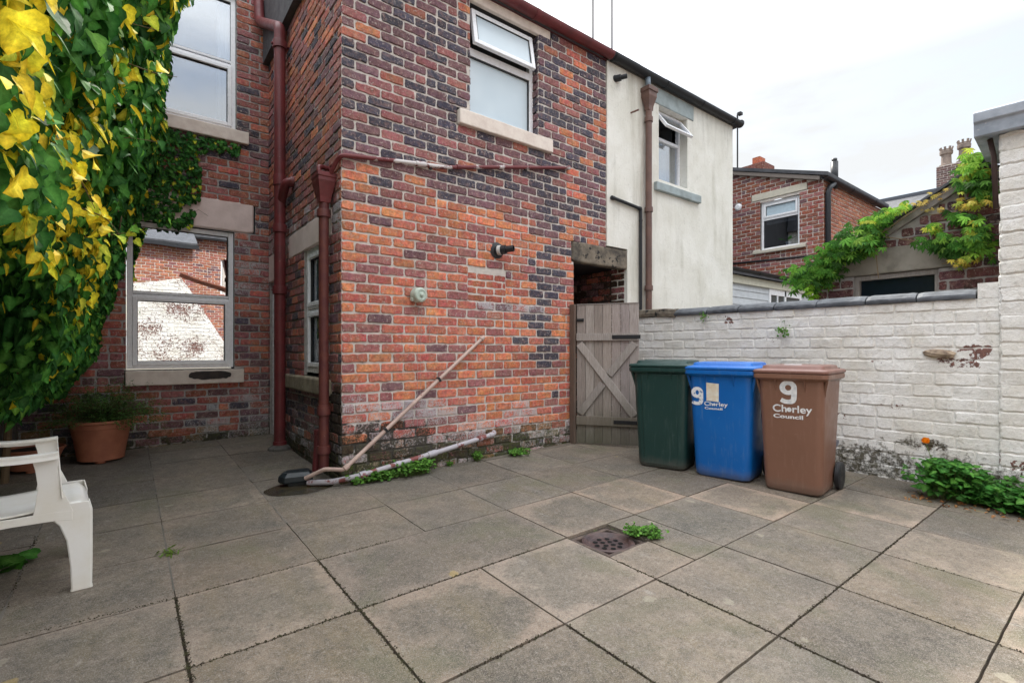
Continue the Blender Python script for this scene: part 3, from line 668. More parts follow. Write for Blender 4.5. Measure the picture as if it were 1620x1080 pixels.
part('fascia', plain('dark_maroon_board', (.10, .03, .035), .55), H, lambda m: m.fbox(FA, XR, 4.83, 4.83, 4.95, .001, .022))

def window(parent, fr, u0, u1, z0, z1, w, glass, mats=MUPVC, fw=.055, lights=None, inner=MDARK, room=.5, name='window', sash=True, sub=True):
    """frame with lights; lights = list of (u0,u1,z0,z1,has_sash) in wall coordinates; a dark room box behind"""
    def frm(m):
        d0, d1 = w - .07, w
        m.fbox(fr, u0, u0 + fw, z0, z1, d0, d1); m.fbox(fr, u1 - fw, u1, z0, z1, d0, d1)
        m.fbox(fr, u0 + fw, u1 - fw, z0, z0 + fw, d0, d1 - .001); m.fbox(fr, u0 + fw, u1 - fw, z1 - fw, z1, d0, d1 - .001)
        for a, b, c, d, s in lights:
            if c > z0 + fw + .02: m.fbox(fr, u0 + fw, u1 - fw, c - fw * .5, c, d0, d1 - .002)
            if d < z1 - fw - .02: m.fbox(fr, u0 + fw, u1 - fw, d, d + fw * .5, d0, d1 - .002)
    W = MB(); frm(W); W = W.build(name, mats, parent, bevel=.005)
    for a, b, c, d, s in lights:
        k = 0
        if s:
            k = .045
            def sash_(m):
                m.fbox(fr, a, a + k, c, d, w - .05, w + .014); m.fbox(fr, b - k, b, c, d, w - .05, w + .014)
                m.fbox(fr, a + k, b - k, c, c + k, w - .05, w + .013); m.fbox(fr, a + k, b - k, d - k, d, w - .05, w + .013)
            q = MB(); sash_(q); q.build('sash', mats, W, bevel=.006)
        def gask(m):
            t = .006
            A, B, Cc, D = a + k, b - k, c + k, d - k
            m.fbox(fr, A, A + t, Cc, D, w - .04, w - .012); m.fbox(fr, B - t, B, Cc, D, w - .04, w - .012)
            m.fbox(fr, A + t, B - t, Cc, Cc + t, w - .04, w - .012); m.fbox(fr, A + t, B - t, D - t, D, w - .04, w - .012)
        q = MB(); gask(q); q.build('gasket', MUPVCD, W)
        q = MB(); q.fbox(fr, a + k, b - k, c + k, d - k, w - .036, w - .03); q.build('pane', glass, W)
    if inner:
        def rm_(m):
            d0, d1 = w - .08, w - .08 - room
            P = fr.P
            c = [(u0, z0), (u1, z0), (u1, z1), (u0, z1)]
            vs = [P(u, z, d0) for u, z in c] + [P(u, z, d1) for u, z in c]
            m.add(vs, [(4, 5, 6, 7), (0, 1, 5, 4), (1, 2, 6, 5), (2, 3, 7, 6), (3, 0, 4, 7)])
        q = MB(); rm_(q); q.build('room_lining', inner, W)
    return W
def curtain(parent, fr, u0, u1, z0, z1, w, mat=MCURT, folds=7):
    m = MB(); n = folds * 8; vs = []
    for j in (0, 1):
        for i in range(n + 1):
            vs.append(fr.P(u0 + (u1 - u0) * i / n, (z0, z1)[j], w + .012 * math.sin(i / 8 * 2 * math.pi) * (1.2 - .4 * j)))
    m.add(vs, [(i, i + 1, n + 2 + i, n + 1 + i) for i in range(n)])
    o = m.build('curtain', mat, parent, smooth=True); so_ = o.modifiers.new('thick', 'SOLIDIFY'); so_.thickness = .003
    return o
# ground floor window (mirrors the yard behind the camera)
zt = 1.80
W1 = window(H, FB, WB1[0] + .005, WB1[1] - .005, WB1[2] + .02, WB1[3] - .005, -.035, MGLASS_MIRROR, lights=[(.055, 1.0, 1.83, 2.57, False), (.05, 1.01, .985, 1.77, True)])
W1['label'] = 'large white framed ground floor window reflecting a white brick wall'
# first floor window above it
W2 = window(H, FB, WB2[0] + .005, WB2[1] - .005, WB2[2] + .005, WB2[3], -.035, MGLASS_SKY, lights=[(.155, 1.035, 4.77, 5.50, False), (.15, 1.04, 3.95, 4.70, True)], inner=MROOM)
W2['label'] = 'first floor white window with pale curtain beside the ivy'
curtain(W2, FB, .90, 1.06, 3.93, 5.52, -.19, folds=3)
# outrigger first-floor window with frosted glass and open top light
W3 = MB(); a, b, c, d = WIN_A
W3.fbox(FA, a, a + .055, c, d, -.15, -.09); W3.fbox(FA, b - .055, b, c, d, -.15, -.09); W3.fbox(FA, a + .055, b - .055, c, c + .05, -.15, -.091); W3.fbox(FA, a + .055, b - .055, d - .05, d, -.15, -.091); W3.fbox(FA, a + .055, b - .055, 4.24, 4.32, -.15, -.092)
W3 = W3.build('window', MUPVC, H, bevel=.005); W3['label'] = 'frosted white window high on the outrigger with its top light ajar'
part('pane', MFROST, W3, lambda m: m.fbox(FA, a + .055, b - .055, c + .05, 4.24, -.13, -.122))
part('gasket', MUPVCD, W3, lambda m: (m.fbox(FA, a + .055, b - .055, 4.228, 4.24, -.121, -.10), m.fbox(FA, b - .065, b - .055, c + .05, 4.228, -.121, -.10)))
def hinge_fr(fr, u, zt_, w_, ang):
    """frame tilted outwards about its top edge"""
    c_, s_ = math.cos(ang), math.sin(ang)
    class T:
        def P(s, uu, zz, ww=0):
            dz, dw = zz - zt_, ww - w_
            return fr.P(uu, zt_ + dz * c_ + dw * s_ * 0 + dw * s_, w_ - dz * s_ + dw * c_)
    return T()
T = hinge_fr(FA, 0, 4.69, -.09, R(10))
def topl(m):
    m.fbox(T, a + .05, a + .10, 4.31, 4.70, -.09, -.045); m.fbox(T, b - .10, b - .05, 4.31, 4.70, -.09, -.045); m.fbox(T, a + .10, b - .10, 4.31, 4.36, -.09, -.046); m.fbox(T, a + .10, b - .10, 4.65, 4.70, -.09, -.046)
s3 = part('sash', MUPVC, W3, topl, bevel=.006); part('pane', MFROST, W3, lambda m: m.fbox(T, a + .10, b - .10, 4.36, 4.65, -.07, -.062)); part('gasket', MUPVCD, W3, lambda m: (m.fbox(T, a + .10, a + .107, 4.36, 4.65, -.061, -.05), m.fbox(T, b - .107, b - .10, 4.36, 4.65, -.061, -.05), m.fbox(T, a + .107, b - .107, 4.643, 4.65, -.061, -.05)))
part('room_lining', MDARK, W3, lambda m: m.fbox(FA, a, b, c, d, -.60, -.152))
# small window on the return, with curtains
W4 = window(H, FRT, WR[0] + .012, WR[1], WR[2] + .03, WR[3] - .0, -.02, MGLASS_DIM, lights=[(WR[0] + .07, WR[1] - .06, 1.60, 2.13, True), (WR[0] + .07, WR[1] - .06, .99, 1.54, True)], inner=MROOM)
W4['label'] = 'small side window behind the thinner downpipe'
curtain(W4, FRT, WR[0] + .10, WR[1] - .06, .98, 2.14, -.085, plain('grey_curtain', (.26, .26, .29), .9, var=.3), folds=9)
D4 = part('door', MUPVC, H, lambda m: (m.fbox(FRT, -7.02, -6.96, -.02, 2.03, -.10, -.03), m.fbox(FRT, -6.62, -6.55, -.02, 2.03, -.10, -.03), m.fbox(FRT, -6.96, -6.62, 1.96, 2.03, -.10, -.03), m.fbox(FRT, -6.96, -6.62, -.02, 1.96, -.095, -.05)), bevel=.004)
D4['label'] = 'white door edge behind the thick downpipe'
part('pane', MGLASS_DIM, D4, lambda m: m.fbox(FRT, -6.92, -6.66, 1.1, 1.86, -.052, -.045))
# stone lintels and sills
def stone(name, mat, fr, u0, u1, z0, z1, w0, w1, rise=0., label=None, par=None, seed=0, bev=.01, ends=0):
    r = random.Random(seed); m = MB(); n = 14; vs = []
    sec = [(z0, w0), (z0, w1), (z1, w1), (z1, w0)]
    for i in range(n + 1):
        t = i / n; u = u0 + (u1 - u0) * t
        e = 1 if 0 < i < n else 1 - ends
        for z, w_ in sec:
            vs.append(fr.P(u + (r.uniform(-.002, .002)), z + (z - (z0 + z1) / 2) * (e - 1) + r.uniform(-.0025, .0025) + rise * (t if z == z1 else 0), w_ + (r.uniform(-.0015, .0015) if w_ == w1 else 0)))
    fs = [(i * 4 + j, i * 4 + (j + 1) % 4, (i + 1) * 4 + (j + 1) % 4, (i + 1) * 4 + j) for i in range(n) for j in range(4)] + [(3, 2, 1, 0), (n * 4, n * 4 + 1, n * 4 + 2, n * 4 + 3)]
    m.add(vs, fs); o = m.build(name, mat, par or H, bevel=bev)
    if label: o['label'] = label
    return o
stone('lintel', MSTONEPK, FB, -.02, 1.285, 2.637, 3.015, -.12, .012, label='pinkish painted lintel over the ground floor window', bev=.02, ends=.06)
stone('sill', MSTONE, FB, -.012, 1.165, .757, .925, -.12, .07, label='ground floor sill with a patch of black tar')
stone('sill', MSTONE, FB, .025, 1.222, 3.742, 3.895, -.12, .065, label='first floor sill above the ivy')
stone('lintel', MSTONEPK, FB, .01, 1.19, 5.565, 5.84, -.12, .012)
stone('sill', MSTONE, FA, 2.63, 3.885, 3.425, 3.575, -.09, .055, label='pale sill under the frosted window', seed=3)
stone('lintel', MSTONE, FA, 2.64, 3.875, 4.735, 4.84, -.09, .014, label='pale lintel touching the gutter', seed=4)
stone('lintel', MSTONEPK, FRT, -6.03, -4.54, 2.19, 2.445, -.10, .010, label='pale lintel over the small side window', seed=5)
stone('sill', MSTONEOLD, FRT, -6.09, -4.56, .738, .892, -.10, .055, label='worn unpainted stone sill of the small side window', seed=6, bev=.018)
stone('lintel', MSTONEPK, FRT, -7.04, -6.52, 2.035, 2.365, -.10, .010, seed=7)
stone('lintel', MSOOT, FA, 4.235, 5.325, 2.225, 2.475, -.10, .016, label='sooty stone lintel over the passage', seed=8, bev=.02, ends=.12)
def tarpatch(m):
    pts = []; n = 60
    for i in range(n):
        t = 2 * math.pi * i / n; k = 1 + .28 * nz(math.cos(t) * 3, math.sin(t) * 3, 4)
        uu = .80 + .21 * math.copysign(abs(math.cos(t)) ** .6, math.cos(t)) * (1 + .05 * k); zz = .86 + .048 * math.copysign(abs(math.sin(t)) ** .7, math.sin(t)) * k
        pts.append((uu, zz))
    m.prism([FB.P(u, z, .071) for u, z in pts], FB.N * .0035)
part('tar_patch', weathered('black_tar', (.02, .018, .017), (.05, .035, .03), .55, 12, 70, .004), H, tarpatch)
def airb(m):
    for i in range(9):
        for j in range(2): m.fbox(FB, .385 + i * .024, .385 + i * .024 + .008, .158 + j * .019, .170 + j * .019, -.05, .004)
    for i in range(10): m.fbox(FB, .377 + i * .0235, .385 + i * .0235, .152, .193, -.03, .006)
    m.fbox(FB, .377, .597, .150, .156, -.03, .0065); m.fbox(FB, .377, .597, .189, .195, -.03, .0065); m.fbox(FB, .377, .597, .170, .176, -.03, .0062)
part('air_brick', plain('orange_clay', (.33, .10, .06), .8), H, airb)

# downpipes
def pipe_obj(name, mat, pts, r, collars=(), par=None, label=None, rad=.06, feet=()):
    m = MB(); pl = arc(pts, rad, 6); m.tube(pl, r, 20)
    for (p, ax, rr, ln) in collars: m.lathe([(r, -ln / 2), (rr, -ln / 2 + .004), (rr, ln / 2 - .012), (rr * .97, ln / 2), (r, ln / 2)], p, ax, 20)
    o = m.build(name, mat, par or H, smooth=True); e = o.modifiers.new('es', 'EDGE_SPLIT'); e.split_angle = R(40)
    if label: o['label'] = label
    return o
x1, y1 = 1.362, 6.03
P1 = pipe_obj('downpipe', MMAROON, [(x1 - .03, YB - .05, 5.6), (x1 - .03, YB - .12, 5.3), (x1, y1, 4.78), (x1, y1, .02)], .060,
     [((x1, y1, z), (0, 0, 1), .076, .09) for z in (4.58, 2.52, 1.83)] + [((x1, y1, 3.06), (0, 0, 1), .07, .12), ((x1, y1, .09), (0, 0, 1), .072, .10)], label='thick maroon soil pipe in the corner')
pipe_obj('branch_pipe', MMAROON, [(XR, 5.82, 3.02), (XR - .08, 5.86, 3.0), (x1 + .01, y1 - .01, 2.82)], .047, [((XR - .02, 5.83, 3.015), (-1, .2, 0), .06, .04)], par=P1, rad=.07)
for z in (4.58, 2.52, 1.83): part('bracket', MMAROON, P1, lambda m: m.bar((x1 - .09, y1 - .0, z), (x1 + .12, y1 - .0, z), .03, .012))
part('pipe_foot', weathered('grey_cement', (.12, .11, .10), (.07, .065, .06), .95, 9, 40, .01), P1, lambda m: m.lathe([(.13, -.02), (.12, .02), (.075, .05), (.06, .06)], (x1, y1, gz(x1, y1)), seg=11))
x2, y2 = 1.378, 4.50
P2 = pipe_obj('downpipe', MRUST, [(x2, y2, 2.5), (x2, y2, .12)], .043, [((x2, y2, z), (0, 0, 1), .058, .07) for z in (2.36, .62, .28)] + [((x2, y2, .655), (0, 0, 1), .052, .04)], label='thinner rusty maroon rainwater pipe with a hopper head')
def hopper(m):
    sec = []
    for z, a_, b_ in ((2.45, .045, .045), (2.50, .055, .05), (2.63, .098, .075), (2.66, .098, .075), (2.665, .105, .082), (2.70, .105, .082)):
        sec.append([(x2 - b_, y2 - a_, z), (x2 + min(b_, .08), y2 - a_, z), (x2 + min(b_, .08), y2 + a_, z), (x2 - b_, y2 + a_, z)])
    vs = [v for s in sec for v in s]; n = len(sec)
    fs = [(i * 4 + j, i * 4 + (j + 1) % 4, (i + 1) * 4 + (j + 1) % 4, (i + 1) * 4 + j) for i in range(n - 1) for j in range(4)]
    m.add(vs, fs + [(3, 2, 1, 0)])
part('hopper_head', MMAROON, P2, hopper, bevel=.004)
pipe_obj('hopper_inlet', MMAROON, [(XR, y2 + .10, 2.80), (x2 - .02, y2 + .08, 2.80), (x2 - .02, y2 + .04, 2.62)], .022, par=P2, rad=.03)
pipe_obj('waste_stub', MMAROON, [(1.40, 4.74, .42), (1.37, 4.72, .05)], .030, [((1.398, 4.738, .40), (0, 0, 1), .036, .05)], label='short maroon stub beside the rusty pipe')
pw = [(x2 + .02, y2 - .06, 2.66), (XR - .03, YA + .02, 2.80), (XR - .005, YA - .035, 2.825), (2.0, YA - .035, 2.895), (2.46, YA - .035, 2.945), (3.1, YA - .035, 3.09), (4.16, YA - .035, 3.32)]
pipe_obj('waste_pipe', MMAROONW, pw, .019, [((2.20, YA - .035, 2.917), (1, 0, .12), .026, .10), ((2.62, YA - .035, 2.985), (1, 0, .2), .025, .05), ((4.14, YA - .035, 3.316), (1, 0, .2), .024, .05)], rad=.03, label='thin peeling waste pipe running along the wall at mid height')
for u, z in ((2.32, 2.93), (3.5, 3.175)): part('clip', MBLACKPL, H, lambda m: m.fbox(FA, u - .012, u + .012, z - .03, z + .012, .0, .03))
dg0, dg1 = Vector((2.905, YA - .04, 1.28)), Vector((1.44, YA - .13, .155))
PD = pipe_obj('diagonal_waste_pipe', MPINKPIPE, [dg0 + Vector((.02, .06, .015)), dg0, dg1, dg1 + Vector((-.12, .12, .0)), (1.20, 4.42, .07)], .0175, [(dg0.lerp(dg1, t), dg0 - dg1, .024, .045) for t in (.0, .985)] + [(dg0, dg0 - dg1, .023, .05)], rad=.03, label='faded pink waste pipe slanting down across the wall')
for t in (.36, .74): part('clip', MBLACKPL, PD, lambda m: m.bar(dg0.lerp(dg1, t) - Vector((.009, 0, .006)), dg0.lerp(dg1, t) + Vector((.009, 0, .006)), .044, .044, (0, 1, 0)))
PL = pipe_obj('low_waste_pipe', MGREYPIPE, [(3.08, YA + .02, .30), (3.05, YA - .06, .285), (2.46, YA - .075, .195), (1.60, YA - .09, .075), (1.38, YA - .02, .04), (1.22, 4.42, .03)], .0235, [((2.86, YA - .064, .256), (1, 0, .15), .031, .05), ((2.30, YA - .078, .172), (1, 0, .15), .031, .09), ((1.95, YA - .084, .123), (1, 0, .15), .029, .05), ((1.62, YA - .088, .078), (1, 0, .15), .032, .06), ((3.0, YA - .06, .277), (1, 0, .15), .029, .05)], rad=.05, label='grey waste pipe low along the foot of the wall, flaking maroon')
# flue, washing line reel
def flue(m, fr, u, z, s=1.0):
    o = fr.P(u, z, 0); N = fr.N; dr = (N * .85 + fr.U * .50 + Vector((0, 0, .05))).normalized()
    m.lathe([(.03 * s, .002), (.085 * s, .002), (.088 * s, .010), (.062 * s, .018), (.05 * s, .022), (.05 * s, .03)], o, N, 28)
    m.lathe([(.048 * s, 0), (.048 * s, .10 * s), (.046 * s, .10 * s), (.034 * s, .10 * s), (.034 * s, .19 * s), (.028 * s, .19 * s), (.028 * s, .12 * s), (.0, .12 * s)], o + N * .01, dr, 24)
FL = MB(); flue(FL, FA, 3.115, 2.215); FL = FL.build('boiler_flue', MBLACKPL, H, smooth=True); FL.modifiers.new('es', 'EDGE_SPLIT').split_angle = R(35)
part('flue_collar', plain('white_collar', (.6, .6, .58), .5), FL, lambda m: m.lathe([(.050, .0), (.0505, .035)], FA.P(3.115, 2.215, .028), (FA.N * .85 + FA.U * .5), 24))
REEL = empty('clothes_line_reel', 'pale green round washing line reel on the brick wall', 'washing line', tuple(FA.P(2.165, 1.675, 0)))
mc = plain('pale_green_plastic', (.50, .58, .50), .45, var=.2)
o_ = Vector((0, -.012, 0)); ax = Vector((.18, -1, 0))
part('reel_case', mc, REEL, lambda m: (m.lathe([(.02, 0), (.062, 0), (.070, .006), (.070, .075), (.062, .088), (.045, .092), (.04, .086), (.0, .086)], o_, ax, 32), m.bar((-.055, -.02, -.03), (-.055, -.06, -.05), .02, .03)), smooth=False, bevel=.002)
part('reel_hub', mc, REEL, lambda m: m.lathe([(.018, 0), (.018, .012), (.008, .018), (0, .018)], o_ + ax.normalized() * .086, ax, 20))
part('line', plain('thin_cord', (.45, .42, .40), .7), REEL, lambda m: (m.tube([(.045, -.05, -.06), (.046, -.02, -.5), (.048, -.018, -1.02)], .0013, 6), m.tube([(.015, -.05, -.06), (.014, -.02, -.55), (.012, -.018, -1.25)], .0013, 6), m.tube([(.145, -.012, -.15), (.146, -.012, -.48)], .0013, 6)))

# the passage beside the house: side walls, back wall, timber, ceiling
def passage(m):
    fr = Fr((5.235, 0, 0), (0, 1, 0), (-1, 0, 0)); brickwall(m, fr, 4.33, 5.6, -.2, 2.25, colB, lambda u, z: (.2, .85, .1, 1), seed=51)
    fr = Fr((4.25, 0, 0), (0, -1, 0), (1, 0, 0)); brickwall(m, fr, -5.6, -4.31, -.2, 2.25, colB, lambda u, z: (.2, .5, .1, 1), seed=52)
    fr = Fr((0, 5.62, 0), (1, 0, 0), (0, -1, 0)); brickwall(m, fr, 4.25, 5.24, -.2, 2.25, colB, lambda u, z: (.3, .6, .0, 1), seed=53)
part('passage_wall', [MB_, MMORTD], H, passage)
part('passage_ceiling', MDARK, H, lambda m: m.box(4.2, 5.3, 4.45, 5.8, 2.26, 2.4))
part('timber', MWOOD2, H, lambda m: (m.box(4.72, 4.80, 5.2, 5.28, -.1, 2.1), m.box(4.3, 5.2, 5.18, 5.26, 2.0, 2.1), m.box(4.4, 4.48, 5.25, 5.33, -.1, 2.0)), bevel=.004)

# ------------------------------------------------------------------ neighbour's rendered house
RH = empty('rendered_house', 'cream rendered house with black gutter and brown downpipe beside the brick outrigger', 'house', (0, 0, 0))
WN = (5.909, 6.62, 3.56, 4.60)
def rendwall(m):
    ops = [WN]; us = sorted({4.836, 5.232, 7.902, *WN[:2]}); zs = sorted({-.3, 2.49, 4.84, *WN[2:]})
    for a, b in zip(us, us[1:]):
        for c, d in zip(zs, zs[1:]):
            if WN[0] < (a + b) / 2 < WN[1] and WN[2] < (c + d) / 2 < WN[3]: continue
            if b <= 5.24 and d <= 2.5: continue
            m.fbox(FA, a, b, c, d, -.25, .022)
    m.box(7.60, 7.902, YA + .25, 7.05, -.3, 4.84)
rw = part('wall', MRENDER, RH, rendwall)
part('roof', MSLATE, RH, lambda m: (slates(m, 4.85, 8.02, YA - .10, 4.93, 6.95, 5.85, seed=2), m.prism([(4.85, 6.95, 5.84), (4.85, YA - .08, 4.90), (4.85, YA - .02, 4.845), (4.85, 7.04, 4.845)], (3.17, 0, 0))))
part('gutter', MBLACKPL, RH, lambda m: (gutter(m, (4.86, YA - .085, 4.90), (8.03, YA - .085, 4.90), .066, (.02, 1.1, 2.0, 2.9)), m.lathe([(.066, 0), (.066, .006)], (8.03, YA - .085, 4.90), (1, 0, 0), 20)))
part('fascia', plain('grey_fascia', (.16, .15, .14), .7), RH, lambda m: m.fbox(FA, 4.84, 7.9, 4.842, 4.95, .001, .03))
stone('lintel', MSTONEBLUE, FA, 5.80, 6.76, 4.605, 4.83, -.09, .034, par=RH, label='blue grey painted lintel', seed=11)
stone('sill', MSTONEBLUE, FA, 5.80, 6.90, 3.385, 3.50, -.09, .075, par=RH, label='blue grey painted sill', seed=12)
part('sill_bed', MSTONEBLUE, RH, lambda m: m.fbox(FA, WN[0], WN[1], 3.50, 3.565, -.2, -.005))
part('reveal', MRENDER, RH, lambda m: (m.fbox(FA, WN[1] - .012, WN[1] + .0, 3.565, 4.6, -.15, .0215)))
WW = MB(); a, b, c, d = WN
WW.fbox(FA, a, a + .04, c, d, -.16, -.10); WW.fbox(FA, b - .055, b - .015, c, d, -.16, -.10); WW.fbox(FA, a + .04, b - .055, c, c + .045, -.16, -.101); WW.fbox(FA, a + .04, b - .055, d - .04, d, -.16, -.101); WW.fbox(FA, a + .04, b - .055, 4.19, 4.235, -.16, -.102)
WW = WW.build('window', MUPVC, RH, bevel=.004); WW['label'] = 'narrow white window with its top light propped open'
part('pane', MGLASS_SKY, WW, lambda m: m.fbox(FA, a + .04, b - .055, c + .045, 4.19, -.14, -.133))
T2 = hinge_fr(FA, 0, 4.56, -.10, R(36))
s_ = part('sash', MUPVC, WW, lambda m: (m.fbox(T2, a + .03, a + .07, 4.20, 4.57, -.10, -.06), m.fbox(T2, b - .08, b - .04, 4.20, 4.57, -.10, -.06), m.fbox(T2, a + .07, b - .08, 4.20, 4.24, -.10, -.061), m.fbox(T2, a + .07, b - .08, 4.53, 4.57, -.10, -.061)), bevel=.005)
part('pane', MGLASS_SKY, WW, lambda m: m.fbox(T2, a + .07, b - .08, 4.24, 4.53, -.085, -.079))
part('room_lining', MROOM, WW, lambda m: (m.fbox(FA, a, b, c, d, -.70, -.66), m.fbox(FA, a - .02, a, c, d, -.66, -.17), m.fbox(FA, b, b + .02, c, d, -.66, -.17), m.fbox(FA, a, b, c - .02, c, -.66, -.17), m.fbox(FA, a, b, d, d + .02, -.66, -.17)))
curtain(WW, FA, a + .04, b - .2, c + .04, 4.15, -.22, plain('blind_or_sky_reflection', (.35, .42, .45), .9, var=.1), folds=3)
MBROWNP = weathered('brown_painted_iron', (.17, .095, .075), (.12, .07, .06), .5, 8, 60, .002, spots=((.26, .12, .08), 16, .64))
px_ = 5.60
dp = pipe_obj('downpipe', MBROWNP, [(px_, YA - .085, 4.45), (px_, YA - .085, -.1)], .043, [((px_, YA - .085, z), (0, 0, 1), .056, .07) for z in (4.28, 3.06, 2.0)], par=RH, label='brown iron downpipe with hopper')
def hop2(m):
    sec = []
    for z, q in ((4.40, .045), (4.46, .05), (4.58, .085), (4.64, .085), (4.645, .10), (4.70, .10)):
        sec += [(px_ - q, YA - .085 - q * .85, z), (px_ + q, YA - .085 - q * .85, z), (px_ + q, YA - .085 + min(q * .8, .06), z), (px_ - q, YA - .085 + min(q * .8, .06), z)]
    m.add(sec, [(i * 4 + j, i * 4 + (j + 1) % 4, (i + 1) * 4 + (j + 1) % 4, (i + 1) * 4 + j) for i in range(5) for j in range(4)] + [(3, 2, 1, 0), (20, 21, 22, 23)])
part('hopper_head', MBROWNP, dp, hop2, bevel=.004)
part('offset_pipe', plain('blue_grey_pipe', (.2, .25, .3), .5), dp, lambda m: m.tube([(px_ - .02, YA - .085, 4.86), (px_ - .01, YA - .085, 4.68)], .036, 16), smooth=True)
pipe_obj('overflow_pipe', MBLACKPL, [(4.905, YA - .02, 3.105), (4.93, YA - .05, 3.105), (5.475, YA - .05, 3.06), (5.475, YA - .05, .2)], .021, [((4.915, YA - .045, 3.105), (1, 0, 0), .027, .05), ((5.45, YA - .05, 3.062), (1, 0, 0), .026, .04), ((5.475, YA - .05, 2.9), (0, 0, 1), .025, .03)], par=RH, rad=.02, label='thin black overflow pipe bent down beside the brown downpipe')
f2 = MB(); flue(f2, FA, 4.99, 4.66, .85); f2 = f2.build('boiler_flue', MBLACKPL, RH, smooth=True); f2.modifiers.new('es', 'EDGE_SPLIT').split_angle = R(35)
part('wall_spike', MBROWNP, RH, lambda m: m.tube([FA.P(5.30, 4.31, .0), FA.P(5.33, 4.32, .13)], .012, 8))

# TV aerials
AG = 'thin TV aerial masts against the sky'
def aerial(x, y, z0, z1, label, head):
    A = empty('tv_aerial', label, 'aerial', (x, y, z0), group=AG); h = z1 - z0
    part('mast', MHINGE, A, lambda m: m.tube([(0, 0, 0), (0, 0, h)], .021, 8))
    if head: part('head', MHINGE, A, lambda m: (m.tube([(0, 0, h - .05), (.10, .02, h + .03)], .013, 8), m.box(.08, .20, -.05, .05, h + .0, h + .075), m.tube([(.0, 0, h - .02), (-.05, 0, h - .09)], .01, 6)))
    else: part('head', MHINGE, A, lambda m: [m.tube([(-.5, 0, h - .1), (.5, 0, h - .1)], .01, 6)] + [m.tube([(-.4 + .1 * i, -.2, h - .1), (-.4 + .1 * i, .2, h - .1)], .005, 5) for i in range(9)] + [m.tube([(-.22, 0, h - .75), (.0, 0, h - .55)], .009, 6)])
aerial(8.77, 8.2, 5.4, 10.2, 'left of the two masts over the brick outrigger roof, with a short side arm', False)
aerial(9.33, 8.1, 5.2, 10.6, 'right of the two masts over the outrigger roof, rising straight from the gutter line', False)
aerial(13.56, 7.2, 5.3, 7.8, 'short mast with a small boxed head beside the cream house corner', True)

# ------------------------------------------------------------------ boundary wall on the right, white painted
w0 = Vector((5.232, 4.29, 0)); w1 = Vector((5.497, .76, 0)); dW = (w1 - w0).normalized(); nW = Vector((dW.y, -dW.x, 0)); nW = nW if nW.x < 0 else -nW; LW = (w1 - w0).length
FW = Fr(w0, dW, nW)
BW = empty('boundary_wall', 'white painted brick yard wall with dark stone coping behind the bins', 'wall', tuple(w0))
def L2(o, p): return o  # readability
def wearW(u, z):
    e = .10 + .12 * max(0, nz(u, z, 1, 2.5))
    for a, b, c, d, s in ((3.30, 3.52, 1.10, 1.21, .80), (3.14, 3.44, 1.00, 1.10, .70), (1.7, 1.9, 1.2, 1.3, .58), (2.75, 2.95, .6, .7, .56), (2.10, 2.26, .90, .99, .76), (2.32, 2.44, .90, .99, .72), (2.0, 2.3, .80, .88, .66), (2.2, 2.5, .48, .57, .62), (1.30, 1.42, 1.44, 1.56, .72), (2.66, 2.74, 1.02, 1.08, .62), (3.0, 3.2, .30, .40, .6)):
        if a < u < b and c < z < d: e = max(e, s)
    e += .30 * (1 - sm(.12, .45, z))
    gk = .60 * (1 - sm(.06, .44, z + .14 * nz(u, z, 4, 3.5))) + .42 * (1 - sm(.15, .85, z + .25 * nz(u, z, 6, 2))) + .15 + .14 * nz(u, z, 15, 1.2)
    if 2.9 < u < 3.25 and .30 < z < .42: gk += .4
    return (min(1, e), min(1, gk), 0, 1)
def wallW(m):
    brickwall(m, FW, 0, LW, -.3, 1.575, lambda u, z, r: (1, 1, 1), wearW, course=.105, module=.272, joint=.011, seed=61, relief=.0075, jit=.004, bmi=0, mmi=0, wrand=False, zbase=-.105 * 3 + .02, mgrid=.07)
    m.fbox(FW, -.05, LW, -.3, 1.575, -.24, -.012, mi=0, wear=(.1, .1, 0, 1)); m.fbox(FW, 0, LW, 1.56, 1.575, -.24, .002, mi=0)
def wpart(name, mat, par, fn, **k):
    par['_w'] = 1; o = part(name, mat, par, fn, **k); return o
wpart('wall', [MPB], BW, wallW)
def uW(px):   # distance along the wall of a joint seen at this bearing
    a_ = (px - 810) / 789; c_, s_ = .6115, .791; d0 = Vector((c_ + s_ * a_, s_ - c_ * a_, 0)); den = d0.x * nW.x + d0.y * nW.y
    t = (w0.x * nW.x + w0.y * nW.y) / den; return (d0 * t - w0).dot(dW)
cj = [uW(p) for p in (1066, 1119, 1168, 1225, 1292, 1370, 1450, 1545)]
cr_ = random.Random(8)
for i, (a, b) in enumerate(zip(cj, cj[1:])):
    def cope(m, a=a + .004, b=b - .004):
        n = 10; vs = []; tz = cr_.uniform(-.004, .004); tw = cr_.uniform(-.006, .006); ny = 9
        prof = [(.030, 1.577), (.034, 1.600), (.030, 1.616), (.0, 1.640), (-.06, 1.662), (-.12, 1.670), (-.18, 1.662), (-.26, 1.628), (-.27, 1.577)]
        for k in range(n + 1):
            u = a + (b - a) * k / n; e = .006 if k in (0, n) else 0
            for w_, z in prof: vs.append(FW.P(u, z + tz * (k / n) - e * (z > 1.6) + cr_.uniform(-.0015, .0015), w_ + tw - e + cr_.uniform(-.0015, .0015)))
        P = len(prof)
        m.add(vs, [(k * P + j, k * P + j + 1, (k + 1) * P + j + 1, (k + 1) * P + j) for k in range(n) for j in range(P - 1)] + [(k * P + P - 1, k * P, (k + 1) * P, (k + 1) * P + P - 1) for k in range(n)] + [tuple(range(P))[::-1], tuple(range(n * P, n * P + P))])
    wpart('coping_stone', MCOPE, BW, cope, bevel=.003)
